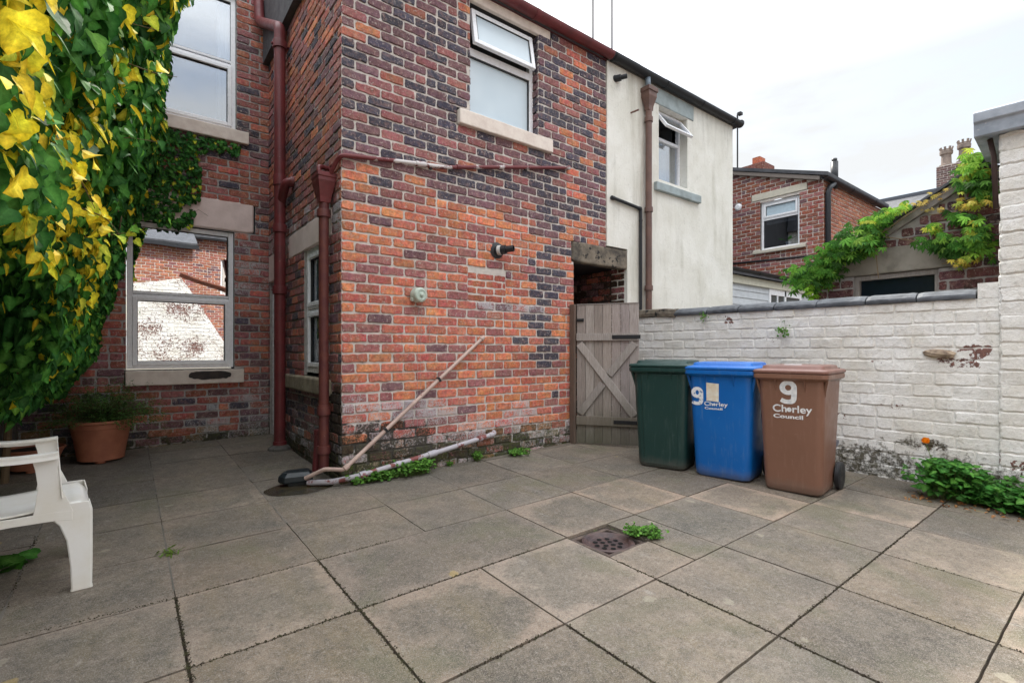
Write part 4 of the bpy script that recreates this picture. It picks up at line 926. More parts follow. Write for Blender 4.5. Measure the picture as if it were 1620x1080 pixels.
def endst(m):
    n = 10; r = random.Random(2); vs = []
    prof = [(.03, 1.577), (.04, 1.62), (.03, 1.665), (-.05, 1.685), (-.2, 1.68), (-.27, 1.64), (-.27, 1.577)]; P = len(prof); a, b = -.02, cj[0] + .03
    for k in range(n + 1):
        u = a + (b - a) * k / n; e = (k / n > .85) * .018
        for w_, z in prof: vs.append(FW.P(u, z - e + r.uniform(-.006, .006), w_ + r.uniform(-.005, .005)))
    m.add(vs, [(k * P + j, k * P + j + 1, (k + 1) * P + j + 1, (k + 1) * P + j) for k in range(n) for j in range(P - 1)] + [(k * P + P - 1, k * P, (k + 1) * P, (k + 1) * P + P - 1) for k in range(n)] + [tuple(range(P))[::-1], tuple(range(n * P, n * P + P))])
es = wpart('coping_stone', MSOOT, BW, endst, bevel=.004); es['label'] = 'thick black stone at the gate end of the wall'
def lump(m):
    c0 = FW.P(3.17, 1.125, .012); n = 12; vs = []; r = random.Random(6)
    for i in range(7):
        ph = math.pi * i / 6
        for j in range(n):
            t = 2 * math.pi * j / n; k = 1 + .25 * nz(i, j, 3, .9)
            sp_ = max(.35, abs(math.sin(ph))) ** .6 if 0 < i < 6 else .3
            vs.append(c0 + FW.U * math.cos(ph) * .10 * k + FW.N * sp_ * math.cos(t) * .035 * k + Vector((0, 0, 1)) * sp_ * (math.sin(t) * .04 - .012 * math.cos(ph)) * k)
    m.add(vs, [(i * n + j, i * n + (j + 1) % n, (i + 1) * n + (j + 1) % n, (i + 1) * n + j) for i in range(6) for j in range(n)])
wpart('broken_brick', weathered('broken_brick_face', (.42, .33, .24), (.13, .09, .07), .9, 14, 60, .008), BW, lump)

# ------------------------------------------------------------------ white painted outhouse at the right edge (runs on behind the camera's right)
OH = empty('white_outhouse', 'tall white painted brick outhouse with grey lead edge at the right of the yard', 'outhouse')
u_o = 0
FO = Fr(FW.P(LW, 0, .022), dW, nW)
def wearO(u, z):
    gk = 1.0 * (1 - sm(.12, .34, z)) + .3 * (1 - sm(.25, .7, z)) + .05
    e = .12 + .9 * (.6 if .02 < u < .45 and .16 < z < .30 else 0)
    return (min(1, e), min(1, gk), 0, 1)
LO = 2.7
def outh(m):
    k = .028   # the corner leans a little: wider at the foot
    brickwall(m, FO, -.0, LO, -.3, 2.86, lambda u, z, r: (1, 1, 1), wearO, course=.108, module=.30, joint=.010, seed=71, relief=.010, jit=.006, bmi=0, mmi=0, wrand=False, mgrid=.09)
    fr = Fr(FO.P(0, 0, 0), -nW, -dW); brickwall(m, fr, 0, .95, -.3, 2.86, lambda u, z, r: (1, 1, 1), wearO, course=.108, module=.30, joint=.010, seed=72, relief=.008, jit=.006, bmi=0, mmi=0)
    m.fbox(FO, .012, LO, -.3, 2.86, -.95, -.012)
    # little projecting brick at the top of the wall beside the coping
    m.fbox(FO, -.135, -.004, 1.577, 1.70, -.20, -.018)
part('wall', MPB, OH, outh)
def cap(m):
    P = FO.P; u0_, u1_ = -.15, LO
    prof = [(.045, 2.86), (.075, 2.865), (.085, 2.96), (.105, 2.975), (.110, 3.045), (.085, 3.06), (.045, 3.075), (-.5, 3.10), (-1.0, 3.12), (-1.0, 2.9), (-.0, 2.865)]
    n = len(prof); vs = [P(u0_, z, w_) for w_, z in prof] + [P(u1_, z, w_) for w_, z in prof]
    m.add(vs, [tuple(range(n))[::-1], tuple(range(n, 2 * n))] + [(i, (i + 1) % n, n + (i + 1) % n, n + i) for i in range(n)])
part('roof_edge', MLEAD, OH, cap, bevel=.006)
pp = FO.P(-.045, 0, -.05)
part('drain_pipe', plain('dark_rusty_iron', (.06, .035, .03), .7), OH, lambda m: (m.tube([(pp.x + .04, pp.y - .01, 2.30), (pp.x + .03, pp.y, 2.72), (pp.x, pp.y + .02, 2.86)], .018, 12)), smooth=True)

# ------------------------------------------------------------------ gate
gl, gr_ = Vector((4.215, 4.20, 0)), Vector((4.605, 3.60, 0)); dG = (gr_ - gl).normalized(); nG = Vector((dG.y, -dG.x, 0)); nG = nG if nG.x + nG.y < 0 else -nG; LG = (gr_ - gl).length
FG = Fr(gl, dG, nG)
GT = empty('wooden_gate', 'weathered grey board gate with crossed braces beside the green bin', 'gate', tuple(gl)); GT['_w'] = 1
gr2 = random.Random(4)
def planks(m):
    n = 7; wv = LG / n
    for i in range(n):
        k = gr2.uniform(.8, 1.15); c = (k, k * gr2.uniform(.95, 1.0), k * gr2.uniform(.9, 1))
        m.fbox(FG, i * wv + .002, (i + 1) * wv - .002, .07 + gr2.uniform(-.004, .004), 1.69 + gr2.uniform(-.004, .006), -.02 + gr2.uniform(-.001, .001), .0, col=(*c, 1))
    m.fbox(FG, 0, LG, 1.69, 1.702, -.024, .006, col=(.8, .8, .8, 1))
wpart('boards', MWOOD, GT, planks, bevel=.002)
def gbar(m, u0, z0, u1, z1, wd, w0_, w1_, k=1.0):
    d = Vector((u1 - u0, z1 - z0)); p = Vector((-d.y, d.x)).normalized() * wd / 2
    q = [(u0 + p.x, z0 + p.y), (u0 - p.x, z0 - p.y), (u1 - p.x, z1 - p.y), (u1 + p.x, z1 + p.y)]
    m.add([FG.P(u, z, w_) for w_ in (w0_, w1_) for u, z in q], [(3, 2, 1, 0), (4, 5, 6, 7), (0, 1, 5, 4), (1, 2, 6, 5), (2, 3, 7, 6), (3, 0, 4, 7)], col=(k, k, k, 1))
wpart('rail', MWOOD, GT, lambda m: m.fbox(FG, .0, LG - .01, 1.27, 1.355, .001, .028, col=(1.05, 1.05, 1.05, 1)), bevel=.003)
wpart('rail', MWOOD, GT, lambda m: m.fbox(FG, .0, LG - .01, .285, .39, .001, .028, col=(.8, .75, .7, 1)), bevel=.003)
wpart('brace', MWOOD, GT, lambda m: gbar(m, .035, 1.235, LG - .05, .41, .085, .001, .026, 1.2), bevel=.003)
wpart('brace', MWOOD, GT, lambda m: (gbar(m, LG - .045, 1.24, LG * .53, .875, .085, .0012, .0255, 1.0), gbar(m, LG * .43, .77, .04, .415, .085, .0012, .0255, .95)), bevel=.003)
wpart('strap_hinge', MHINGE, GT, lambda m: m.fbox(FG, LG - .30, LG + .02, 1.288, 1.332, .029, .036), bevel=.002)
wpart('strap_hinge', MHINGE, GT, lambda m: m.fbox(FG, LG - .28, LG + .02, .315, .355, .029, .036), bevel=.002)
wpart('latch', MHINGE, GT, lambda m: (m.fbox(FG, .0, .085, 1.495, 1.53, .001, .014), m.fbox(FG, .015, .07, 1.503, 1.522, .014, .022)), bevel=.002)
GP = part('gate_post', MWOOD2, None, lambda m: m.box(4.175, 4.212, 4.205, 4.28, gz(4.2, 4.2), 1.70), bevel=.004)
tag(GP, 'narrow brown wooden post between brick wall and gate', 'post')

# ------------------------------------------------------------------ wheeled bins
def rrect(w_, d_, r, x0, n=5):
    """rounded rectangle, local x = depth starting at x0 (front), y = width"""
    pts = []
    for cx, cy, a0 in ((x0 + r, -w_ / 2 + r, 180), (x0 + d_ - r, -w_ / 2 + r, 270), (x0 + d_ - r, w_ / 2 - r, 0), (x0 + r, w_ / 2 - r, 90)):
        for i in range(n + 1):
            t = R(a0 + 90 * i / n); pts.append((cx + r * math.cos(t), cy + r * math.sin(t)))
    return pts
def loft(m, secs, cap0=True, cap1=True, **k):
    n = len(secs[0][0]); vs = [(x, y, z) for pts, z in secs for x, y in pts]; S = len(secs)
    fs = [(i * n + j, i * n + (j + 1) % n, (i + 1) * n + (j + 1) % n, (i + 1) * n + j) for i in range(S - 1) for j in range(n)]
    if cap0: fs.append(tuple(range(n))[::-1])
    if cap1: fs.append(tuple(range((S - 1) * n, S * n)))
    m.add(vs, fs, **k)
def front_x(z): return .045 - .062 * (z / .95)       # the front face leans out towards the rim
def make_bin(label, mat, mat_lid, x, y, yaw, dark, ribs=False, group='council wheeled bins'):
    B = empty('wheeled_bin', label, 'wheelie bin', (x, y, gz(x, y) + .012), yaw, group)
    def body(m):
        secs = []
        for z, w_, d_ in ((.0, .43, .40), (.015, .455, .43), (.06, .465, .445), (.30, .482, .475), (.60, .503, .52), (.88, .523, .555), (.93, .527, .562)):
            secs.append((rrect(w_, d_, .06 if z > .01 else .055, front_x(z) + (.01 if z == 0 else 0)), z))
        loft(m, secs)
    part('body', mat, B, body, smooth=True).modifiers.new('es', 'EDGE_SPLIT').split_angle = R(50)
    def rim(m):
        fx = front_x(.93)
        loft(m, [(rrect(.527, .565, .06, fx), .905), (rrect(.585, .60, .05, fx - .03), .925), (rrect(.595, .61, .05, fx - .035), .930), (rrect(.595, .61, .05, fx - .035), .962), (rrect(.575, .60, .05, fx - .025), .966)])
        for yy in (-.12, .11): # webs under the rim
            m.prism([(fx - .028, yy - .004, .925), (fx + .004, yy - .004, .925), (front_x(.80) - .001, yy - .004, .82)], (0, .008, 0))
        for sx in (-1, 1):
            m.prism([(fx + .02, sx * .290, .925), (fx + .10, sx * .290, .925), (fx + .055, sx * .258, .78)], (0, -sx * .02, 0))
    part('rim', mat, B, rim, bevel=.004)
    def lid(m):
        fx = front_x(.93)
        loft(m, [(rrect(.590, .63, .05, fx - .032), .968), (rrect(.600, .64, .05, fx - .038), .972), (rrect(.600, .64, .05, fx - .038), .990), (rrect(.58, .62, .05, fx - .025), .998), (rrect(.50, .53, .06, fx + .03), 1.004), (rrect(.485, .51, .06, fx + .04), 1.028), (rrect(.45, .45, .07, fx + .075), 1.034), (rrect(.25, .25, .07, fx + .16), 1.037)])
        for sy in (-.16, .16): m.box(fx + .50, fx + .66, sy - .035, sy + .035, .99, 1.022)
    part('lid', mat_lid, B, lid, smooth=True, bevel=.003).modifiers.new('es', 'EDGE_SPLIT').split_angle = R(35)
    part('handle', mat, B, lambda m: (m.tube([(.575, -.22, .975), (.600, -.22, .99), (.600, .22, .99), (.575, .22, .975)], .014, 12), m.box(.54, .585, -.235, -.205, .93, .985), m.box(.54, .585, .205, .235, .93, .985)), bevel=.002)
    if ribs:
        part('panel', mat, B, lambda m: m.add([(front_x(z) - .007, yy, z) for z in (.03, .90) for yy in (-.155 - .02 * (z > .5), .155 + .02 * (z > .5))] + [(front_x(z) + .01, yy, z) for z in (.03, .90) for yy in (-.165 - .02 * (z > .5), .165 + .02 * (z > .5))], [(0, 1, 3, 2), (4, 6, 7, 5), (0, 2, 6, 4), (1, 5, 7, 3), (0, 4, 5, 1), (2, 3, 7, 6)]), bevel=.004)
    part('axle', MMETAL, B, lambda m: m.tube([(.475, -.28, .105), (.475, .28, .105)], .010, 10))
    for s in (-1, 1): part('wheel_arch', mat, B, lambda m: m.prism([(.42, s * .17, .03), (.56, s * .17, .12), (.58, s * .17, .26), (.47, s * .17, .30), (.40, s * .17, .12)], (0, s * .02, 0)))
    for s in (-1, 1):
        wh = part('wheel', MBLACKPL, B, lambda m: m.lathe([(.070, -.024), (.100, -.024), (.115, -.015), (.1155, .015), (.100, .024), (.070, .024)], (.475, s * .265, .105), (0, 1, 0), 32), smooth=True); wh.modifiers.new('es', 'EDGE_SPLIT').split_angle = R(35)
        part('hub', plain('grey_hub', (.07, .07, .075), .5), wh, lambda m: (m.lathe([(.0, -.016), (.070, -.016), (.070, .016), (0, .016)], (.475, s * .265, .105), (0, 1, 0), 24), m.lathe([(.022, -.024), (.022, .024), (0, .024)], (.475, s * .265, .105), (0, 1, 0), 16), [m.bar((.475, s * .265, .105), (.475 + .066 * math.cos(t), s * .265, .105 + .066 * math.sin(t)), .036, .012, (0, 1, 0)) for t in [R(60 * q) for q in range(6)]]))
    return B
def binplastic(name, col, fade, scuff):
    m, n, p = M(name)
    c = mixc(n, rng(n, noise_n(n, 3, 5), .4, .7, 0, .5), col, fade)
    tcn = nd(n, 'ShaderNodeTexCoord').outputs['Object']
    c = mixc(n, rng(n, noise_n(n, 30, 6, .7, coord=tcn, stretch=(1, 1, .12)), .56, .74, 0, .38), c, scuff)
    c = mixc(n, rng(n, noise_n(n, 22, 6, .75), .62, .70, 0, .35), c, scuff)
    z = nd(n, 'ShaderNodeSeparateXYZ'); lk(n, tcn, z.inputs[0])
    dz = rng(n, mth(n, 'ADD', z.outputs[2], mth(n, 'MULTIPLY', noise_n(n, 12, 5), .12)), .04, .17, .6, 0)
    c = mixc(n, dz, c, (.16, .14, .12))
    lk(n, c, p.inputs['Base Color']); lk(n, rng(n, noise_n(n, 9, 5), .3, .7, .30, .46), p.inputs['Roughness']); p.inputs['Specular IOR Level'].default_value = .45
    bump(n, p, noise_n(n, 500, 2), .0003, .6); return m
gm = binplastic('green_bin_plastic', (.010, .040, .036), (.016, .05, .044), (.10, .14, .13))
bm_ = binplastic('blue_bin_plastic', (.001, .112, .41), (.004, .14, .48), (.15, .25, .42)); bl = binplastic('blue_lid_plastic', (.008, .13, .50), (.03, .19, .58), (.2, .3, .5))
rm2 = binplastic('brown_bin_plastic', (.200, .100, .066), (.235, .120, .082), (.32, .2, .15)); rl = binplastic('brown_lid_plastic', (.20, .095, .075), (.26, .14, .11), (.36, .25, .2))
def yawv(deg): return R(deg)
def bin_at(cx, cy, deg, *a, **k):
    # (cx, cy) = middle of the front bottom edge
    return make_bin(*a, x=cx, y=cy, yaw=R(deg), **k)
BG = bin_at(4.03, 2.91, 18, 'dark green wheeled bin beside the wooden gate', gm, gm, dark=1, ribs=True)
BB = bin_at(4.160, 2.375, 11, 'blue wheeled bin with pasted paper square, between green and brown bins', bm_, bl, dark=0); BB.scale = (1, 1.05, 1)
BR = bin_at(4.24, 1.815, 7.5, 'brown wheeled bin with a large white 9, nearest the camera', rm2, rl, dark=0); BR.scale = (1, .93, 1)
MINK = weathered('white_print', (.80, .80, .80), (.60, .62, .64), .5, 30, 80, .0002)
MINKW = weathered('worn_white_print', (.75, .76, .78), (.14, .22, .42), .5, 26, 80, .0002, lo=.55, hi=.62)
def text_mesh(s, size, offset=0., ext=.0006, sx=1.0):
    cu = bpy.data.curves.new('t', 'FONT'); cu.body = s; cu.size = size; cu.offset = offset; cu.extrude = ext; cu.align_x = 'CENTER'; cu.space_character = 1.02
    o = bpy.data.objects.new('t', cu); C.objects.link(o); dg = bpy.context.evaluated_depsgraph_get(); dg.update()
    me = bpy.data.meshes.new_from_object(o.evaluated_get(dg)); bpy.data.objects.remove(o)
    return [(v.co.x * sx, v.co.y, v.co.z) for v in me.vertices], [tuple(p.vertices) for p in me.polygons]
def letter(bin_, name, s, size, y, z, mat, sx=1.0, offset=0., lab=None):
    """lettering standing 1 mm proud of the sloped front; text runs towards local -y (left to right as seen)"""
    vs, fs = text_mesh(s, size, offset, sx=sx); m = MB()
    out = [(front_x(z + v[1]) - .0012 - v[2], y - v[0], z + v[1]) for v in vs]
    m.add(out, fs); o = m.build(name, mat, bin_)
    if lab: o['label'] = lab
    return o
def dot(bin_, y, z, r, mat):
    m = MB(); m.lathe([(0, 0), (r, 0), (r, .0012), (0, .0012)], (front_x(z) - .0005, y, z), (-1, 0, 0), 7); m.build('emblem', mat, bin_)
# a thick slanted-free nine drawn as a solid outline
def nine(bin_, y, z, h, mat, wd=.62, th=.21):
    """bold numeral 9: bowl ring + tail, extruded"""
    m = MB(); rx, ry = h * wd / 2, h * .31; cy = z + h - ry; n = 32; t0 = th * h; tv = t0 * .82
    def P(a_, b_, d): return (front_x(b_) - d, y - a_, b_)
    vs = []
    for i in range(n):
        t = 2 * math.pi * i / n
        for q in (0, 1):
            ax, ay = rx - t0 * q, ry - tv * q
            for d in (.0012, .003): vs.append(P(ax * math.cos(t), cy + ay * math.sin(t), d))
    fs = []
    for i in range(n):
        j = (i + 1) % n; fs += [(4 * i + 1, 4 * j + 1, 4 * j + 3, 4 * i + 3), (4 * i, 4 * j, 4 * j + 1, 4 * i + 1), (4 * i + 2, 4 * i + 3, 4 * j + 3, 4 * j + 2)]
    m.add(vs, fs)
    path = [(rx - t0 / 2, cy + .02 * h), (rx - t0 / 2, cy - .22 * h), (rx * .62, z + .13 * h), (rx * .05, z + tv * .42), (-rx * .5, z + tv * .52), (-rx * .86, z + .17 * h)]
    ws = [t0, t0, t0, tv * .95, tv, tv * .95]; vs = []
    pl = []
    for i in range(len(path) - 1):
        for k in range(4): f = k / 4; pl.append((path[i][0] * (1 - f) + path[i + 1][0] * f, path[i][1] * (1 - f) + path[i + 1][1] * f, ws[i] * (1 - f) + ws[i + 1] * f))
    pl.append((*path[-1], ws[-1]))
    for _ in range(3): pl = [pl[0]] + [tuple((pl[i - 1][c] + 2 * pl[i][c] + pl[i + 1][c]) / 4 for c in range(3)) for i in range(1, len(pl) - 1)] + [pl[-1]]
    for i, (a_, b_, w_) in enumerate(pl):
        q = pl[min(i + 1, len(pl) - 1)]; p = pl[max(i - 1, 0)]; d = Vector((q[0] - p[0], q[1] - p[1])).normalized(); nn = Vector((-d.y, d.x)) * w_ / 2
        for s in (1, -1):
            for dd in (.0012, .0031): vs.append(P(a_ + nn.x * s, b_ + nn.y * s, dd))
    m.add(vs, [(4 * i + 1, 4 * i + 3, 4 * i + 7, 4 * i + 5) for i in range(len(pl) - 1)] + [(4 * i, 4 * i + 1, 4 * i + 5, 4 * i + 4) for i in range(len(pl) - 1)] + [(4 * i + 2, 4 * i + 6, 4 * i + 7, 4 * i + 3) for i in range(len(pl) - 1)])
    o = m.build('house_number', mat, bin_); return o
def council(bin_, y, z, s, mat):
    letter(bin_, 'lettering', 'Ch', s, y + .98 * s, z, mat, 1.2, .006 * s * 3)
    dot(bin_, y + .06 * s, z + .25 * s, .24 * s, mat)
    letter(bin_, 'lettering', 'rley', s, y - 1.12 * s, z, mat, 1.2, .006 * s * 3)
    letter(bin_, 'lettering', 'Council', s * .52, y + .18 * s, z - .62 * s, mat, 1.75, .006 * s * 3)
nine(BR, .01, .722, .190, MINK, wd=.72, th=.23); council(BR, .0, .655, .082, MINK)
nine(BB, .185, .645, .165, MINKW, wd=.62, th=.22); council(BB, .040, .645, .052, MINK)
def sticker(m):
    pts = [(-.052, .0), (.05, -.008), (.054, .155), (-.05, .162)]; 
    m.add([(front_x(.69 + b) - d, .055 - a, .69 + b) for d in (.001, .0022) for a, b in pts], [(3, 2, 1, 0), (4, 5, 6, 7)] + [(i, (i + 1) % 4, 4 + (i + 1) % 4, 4 + i) for i in range(4)])
part('sticker', weathered('bleached_paper', (.78, .76, .68), (.70, .60, .45), .7, 20, 80, .0004, spots=((.6, .25, .12), 25, .68)), BB, sticker)
part('lid_sticker', MINK, BB, lambda m: m.prism([(.05, .02, 1.0305), (.16, .03, 1.0345), (.15, .16, 1.034), (.06, .13, 1.0305)], (0, 0, .0012)))
part('lid_sticker', MINK, BR, lambda m: m.prism([(.10, -.06, 1.036), (.20, -.04, 1.0375), (.19, .10, 1.037), (.11, .08, 1.036)], (0, 0, .0012)))
# dustpan behind the brown bin
DP = empty('dustpan', 'grey dustpan leaning between brown bin and white wall', 'dustpan', (4.93, 1.94, .22), R(10)); DP.scale = (.7, .7, .7)
part('pan', plain('grey_blue_plastic', (.16, .17, .21), .5), DP, lambda m: m.prism([(0, 0, 0), (.30, -.02, .10), (.30, -.02, .14), (.20, -.01, .16), (-.02, 0, .06)], (0, -.26, .02)), bevel=.006)
part('grip', plain('grey_blue_grip', (.12, .13, .17), .5), DP, lambda m: m.tube([(.02, -.13, .06), (-.0, -.13, .25)], .014, 10), smooth=True)

# ------------------------------------------------------------------ drain in the paving, black gully cover
DN = empty('drain_cover', 'rusty round iron drain grate set in a square hole in the paving', 'drain', (2.41, 2.125, gz(2.41, 2.125)))
DN['_w'] = 1
def dframe(m):
    z = gz(2.41, 2.12)
    for a, b, c, d in ((2.232, 2.59, 1.955, 1.985), (2.232, 2.59, 2.265, 2.297), (2.232, 2.262, 1.985, 2.265), (2.56, 2.59, 1.985, 2.265)): m.box(a, b, c, d, z - .06, z - .012)
wpart('frame', weathered('grimy_brick_edge', (.12, .085, .07), (.06, .05, .045), .9, 20, 60, .006), DN, dframe, bevel=.006)
def dgrate(m):
    z = gz(2.41, 2.12); o = (2.41, 2.125, z)
    m.lathe([(.165, -.045), (.165, -.016), (.150, -.010), (.140, -.014), (.126, -.028), (.110, -.032), (.0, -.030)], o, (0, 0, 1), 40)
    m.box(2.262, 2.56, 1.985, 2.265, z - .09, z - .058)
g_ = wpart('grate', MIRON, DN, dgrate)
def holes(m):
    z = gz(2.41, 2.12) - .0270
    for r_, n_h, a0 in ((.035, 4, .4), (.080, 9, .1)):
        for i in range(n_h):
            t = a0 + 2 * math.pi * i / n_h; cx, cy = 2.41 + r_ * math.cos(t), 2.125 + r_ * math.sin(t)
            m.add([(cx + .0165 * math.cos(q * math.pi / 5), cy + .0165 * math.sin(q * math.pi / 5), z) for q in range(10)], [tuple(range(10))])
wpart('grate_holes', plain('black_hole', (.004, .004, .004), .9), DN, holes)
GC = empty('gully_cover', 'black plastic gully cover at the foot of the downpipes', 'gully cover', (1.17, 4.56, gz(1.08, 4.57)), R(-8)); GC.scale = (.86, .86, .95)
def gcov(m):
    hull = [(-.16, -.05, .055), (-.14, .06, .055), (.12, .09, .055), (.13, -.13, .055), (-.13, -.11, .055)]
    secs = []
    for z, k in ((.028, .97), (.045, 1.03), (.085, 1.0), (.115, .78), (.12, .70)):
        secs.append(([(x * k * 1.0, y * k) for x, y in ((-.175, -.02), (-.13, -.115), (.13, -.125), (.15, .10), (-.12, .09))], z))
    loft(m, secs)
part('cover', MDKCOVER, GC, gcov, bevel=.006)
part('rim', MDKCOVER, GC, lambda m: m.box(-.09, .12, -.085, .08, 0.0, .03), bevel=.004)

# ------------------------------------------------------------------ plastic garden chair (front edge runs along +Y, chair faces +X)
CH = empty('garden_chair', 'weathered white plastic armchair at the left edge of the yard', 'chair', (-.165, 3.33, gz(-.16, 3.4)), R(5))
cz = 0
def strip(m, path, th):
    """path: list of (centre, half-vector across) -> ribbon with thickness th along cross product"""
    vs = []; n = len(path)
    for i, (c, hv) in enumerate(path):
        c = Vector(c); hv = Vector(hv); d = Vector(path[min(i + 1, n - 1)][0]) - Vector(path[max(i - 1, 0)][0]); nn = d.cross(hv).normalized() * th / 2
        vs += [c - hv - nn, c + hv - nn, c + hv + nn, c - hv + nn]
    m.add(vs, [(i * 4 + j, i * 4 + (j + 1) % 4, (i + 1) * 4 + (j + 1) % 4, (i + 1) * 4 + j) for i in range(n - 1) for j in range(4)] + [(3, 2, 1, 0), ((n - 1) * 4, (n - 1) * 4 + 1, (n - 1) * 4 + 2, (n - 1) * 4 + 3)])
def bez(p, n=8):
    out = []
    for i in range(n + 1):
        t = i / n; q = [Vector(x) for x in p]
        while len(q) > 1: q = [q[k] * (1 - t) + q[k + 1] * t for k in range(len(q) - 1)]
        out.append(q[0])
    return out
SW = .56   # width along y: near side y=0, far side y=SW
def chair_seat(m):
    nx, ny = 16, 12; vs = []
    for i in range(nx + 1):
        t = i / nx; x = .010 - .50 * t
        for j in range(ny + 1):
            s = j / ny; y = .02 + (SW - .04) * s
            z = .445 - .035 * math.sin(min(1, t * 1.3) * math.pi * .5) - .012 * math.sin(s * math.pi) + .010 * (1 - t) * 0
            if i == 0: z -= .035; 
            if i == 1: z -= .004
            xx = x + .008 * math.sin(s * math.pi) * (1 - t)
            vs.append((xx, y, z))
    m.add(vs, [(i * (ny + 1) + j, (i + 1) * (ny + 1) + j, (i + 1) * (ny + 1) + j + 1, i * (ny + 1) + j + 1) for i in range(nx) for j in range(ny)])
o = part('seat', MCHAIR, CH, chair_seat, smooth=True); o.modifiers.new('s', 'SOLIDIFY').thickness = .006
for yy, s in ((.0, 1), (SW, -1)):
    def fleg(m, yy=yy, s=s):
        # broad front leg: an L-shaped section, wide at the top where it wraps under the seat
        P = []
        for z, xf, wx, wy in ((.445, .012, .20, .050), (.40, .022, .165, .055), (.34, .022, .118, .057), (.26, .022, .092, .056), (.13, .022, .078, .054), (.012, .020, .072, .052), (.0, .024, .080, .056)):
            P.append((z, xf, wx, wy))
        a = [((xf - wx / 2, yy, z), (wx / 2, 0, 0)) for z, xf, wx, wy in P]; strip(m, a, .007)
        a = [((xf + .002, yy + s * wy / 2, z), (0, wy / 2, 0)) for z, xf, wx, wy in P]; strip(m, a, .007)
        a = [((xf - wx, yy + s * .012, z), (0, .012, 0)) for z, xf, wx, wy in P[1:]]; strip(m, a, .006)
    part('leg', MCHAIR, CH, fleg, bevel=.003)
    def rleg(m, yy=yy, s=s):
        a = [((-.47 - .04 * (1 - z / .42), yy + s * .02, z), (.032, 0, 0)) for z in (.42, .3, .15, .0)]; strip(m, a, .007)
        a = [((-.50 - .04 * (1 - z / .42), yy + s * .042, z), (0, .025, 0)) for z in (.42, .3, .15, .0)]; strip(m, a, .007)
    part('leg', MCHAIR, CH, rleg, bevel=.002)
    def arm(m, yy=yy, s=s):
        y_ = yy - s * .012
        top = bez([(-.10, y_, .705), (-.24, y_, .690), (-.38, y_, .70), (-.54, y_, .73)], 10)
        strip(m, [(p, (0, .026, 0)) for p in top], .014)
        strip(m, [(p - Vector((0, -s * .024 * -1, .013)), (0, .003, .014)) for p in top], .004)
        sup = [((-.150, y_, .697), (.050, 0, 0)), ((-.145, y_ + s * .004, .63), (.040, 0, 0)), ((-.135, y_ + s * .01, .54), (.040, 0, 0)), ((-.125, yy, .46), (.060, 0, 0)), ((-.12, yy, .40), (.075, 0, 0))]
        strip(m, sup, .008)
        strip(m, [((-.104 + .004 * i, y_ + s * (.012), .697 - .055 * i), (0, .014, 0)) for i in range(5)], .006)
    part('armrest', MCHAIR, CH, arm, bevel=.003)
    def rail(m, yy=yy, s=s):
        a = [((-.05 - .07 * i, yy, .392 - .008 * (i == 0)), (0, 0, .024 - .0015 * (3 - abs(3 - i)))) for i in range(8)]; strip(m, a, .0085)
    part('side_rail', MCHAIR, CH, rail, bevel=.002)
def back(m):
    for k in range(9):
        y = .045 + (SW - .09) * k / 8; a = [((-.46 - .16 * t, y, .42 + .42 * t), (0, .020, 0)) for t in [i / 8 for i in range(9)]]; strip(m, a, .007)
    strip(m, [(((-.625) + .03 * math.sin(math.pi * k / 10) * -1, .0 + SW * k / 10, .845 + .03 * math.sin(math.pi * k / 10)), (0, 0, .03)) for k in range(11)], .010)
    for yy in (.01, SW - .01): strip(m, [((-.46 - .16 * t, yy, .40 + .44 * t), (0, .022, 0)) for t in (0, .25, .5, .75, 1)], .012)
part('backrest', MCHAIR, CH, back, bevel=.002)
def ring(m):
    n = 60; c = Vector((-.27, .26, 0)); vs = []
    def zz(x): 
        t = (.035 - x) / .50; return .4125 if t > .5 else .4165
    for i in range(n):
        t = 2 * math.pi * i / n; k = 1 + .06 * nz(math.cos(t) * 4, math.sin(t) * 4, 2)
        for rr in (.105, .120): x, y = c.x + rr * k * math.cos(t) * 1.05, c.y + rr * k * math.sin(t) * 1.25; 
        for rr in (.103 + .006 * nz(i * .7, 0, 1), .121 + .006 * nz(i * .5, 3, 1)):
            x, y = c.x + rr * k * math.cos(t) * 1.05, c.y + rr * k * math.sin(t) * 1.25; tt = (.010 - x) / .5; s = (y - .02) / (SW - .04)
            vs.append((x, y, .445 - .035 * math.sin(min(1, tt * 1.3) * math.pi * .5) - .012 * math.sin(s * math.pi) + .0022))
    m.add(vs, [(2 * i, 2 * ((i + 1) % n), 2 * ((i + 1) % n) + 1, 2 * i + 1) for i in range(n)])
part('dirt_ring', plain('brown_dirt', (.36, .29, .20), .8, var=.4, bd=.001), CH, ring)

# ------------------------------------------------------------------ terracotta pots
def pot(name, x, y, r, h, label, cat='plant pot'):
    T_ = empty(name, label, cat, (x, y, gz(x, y)))
    k = r / .30
    part('pot_body', MTERRA, T_, lambda m: m.lathe([(r * .66, .022), (r * .70, .024), (r * .70, .03), (r * .74, h * .25), (r * .84, h * .62), (r * .90, h * .80), (r * .92, h * .81), (r * .935, h * .86), (r * .94, h * .93), (r * 1.0, h * .945), (r * 1.0, h), (r * .95, h), (r * .93, h * .93), (r * .86, h * .75)], (0, 0, 0), (0, 0, 1), 44), smooth=True).modifiers.new('es', 'EDGE_SPLIT').split_angle = R(35)
    for t in (.5, 2.6, 4.7): part('foot', MTERRA, T_, lambda m: m.lathe([(r * .15, 0), (r * .17, .03)], (r * .52 * math.cos(t), r * .52 * math.sin(t), 0), (0, 0, 1), 16))
    part('soil', MSOIL, T_, lambda m: m.lathe([(0, h * .92), (r * .9, h * .90)], (0, 0, 0), (0, 0, 1), 30))
    return T_
PX, PY = -.205, 6.60
PT = pot('plant_pot', PX, PY, .27, .42, 'large terracotta pot holding the feathery green shrub under the window')
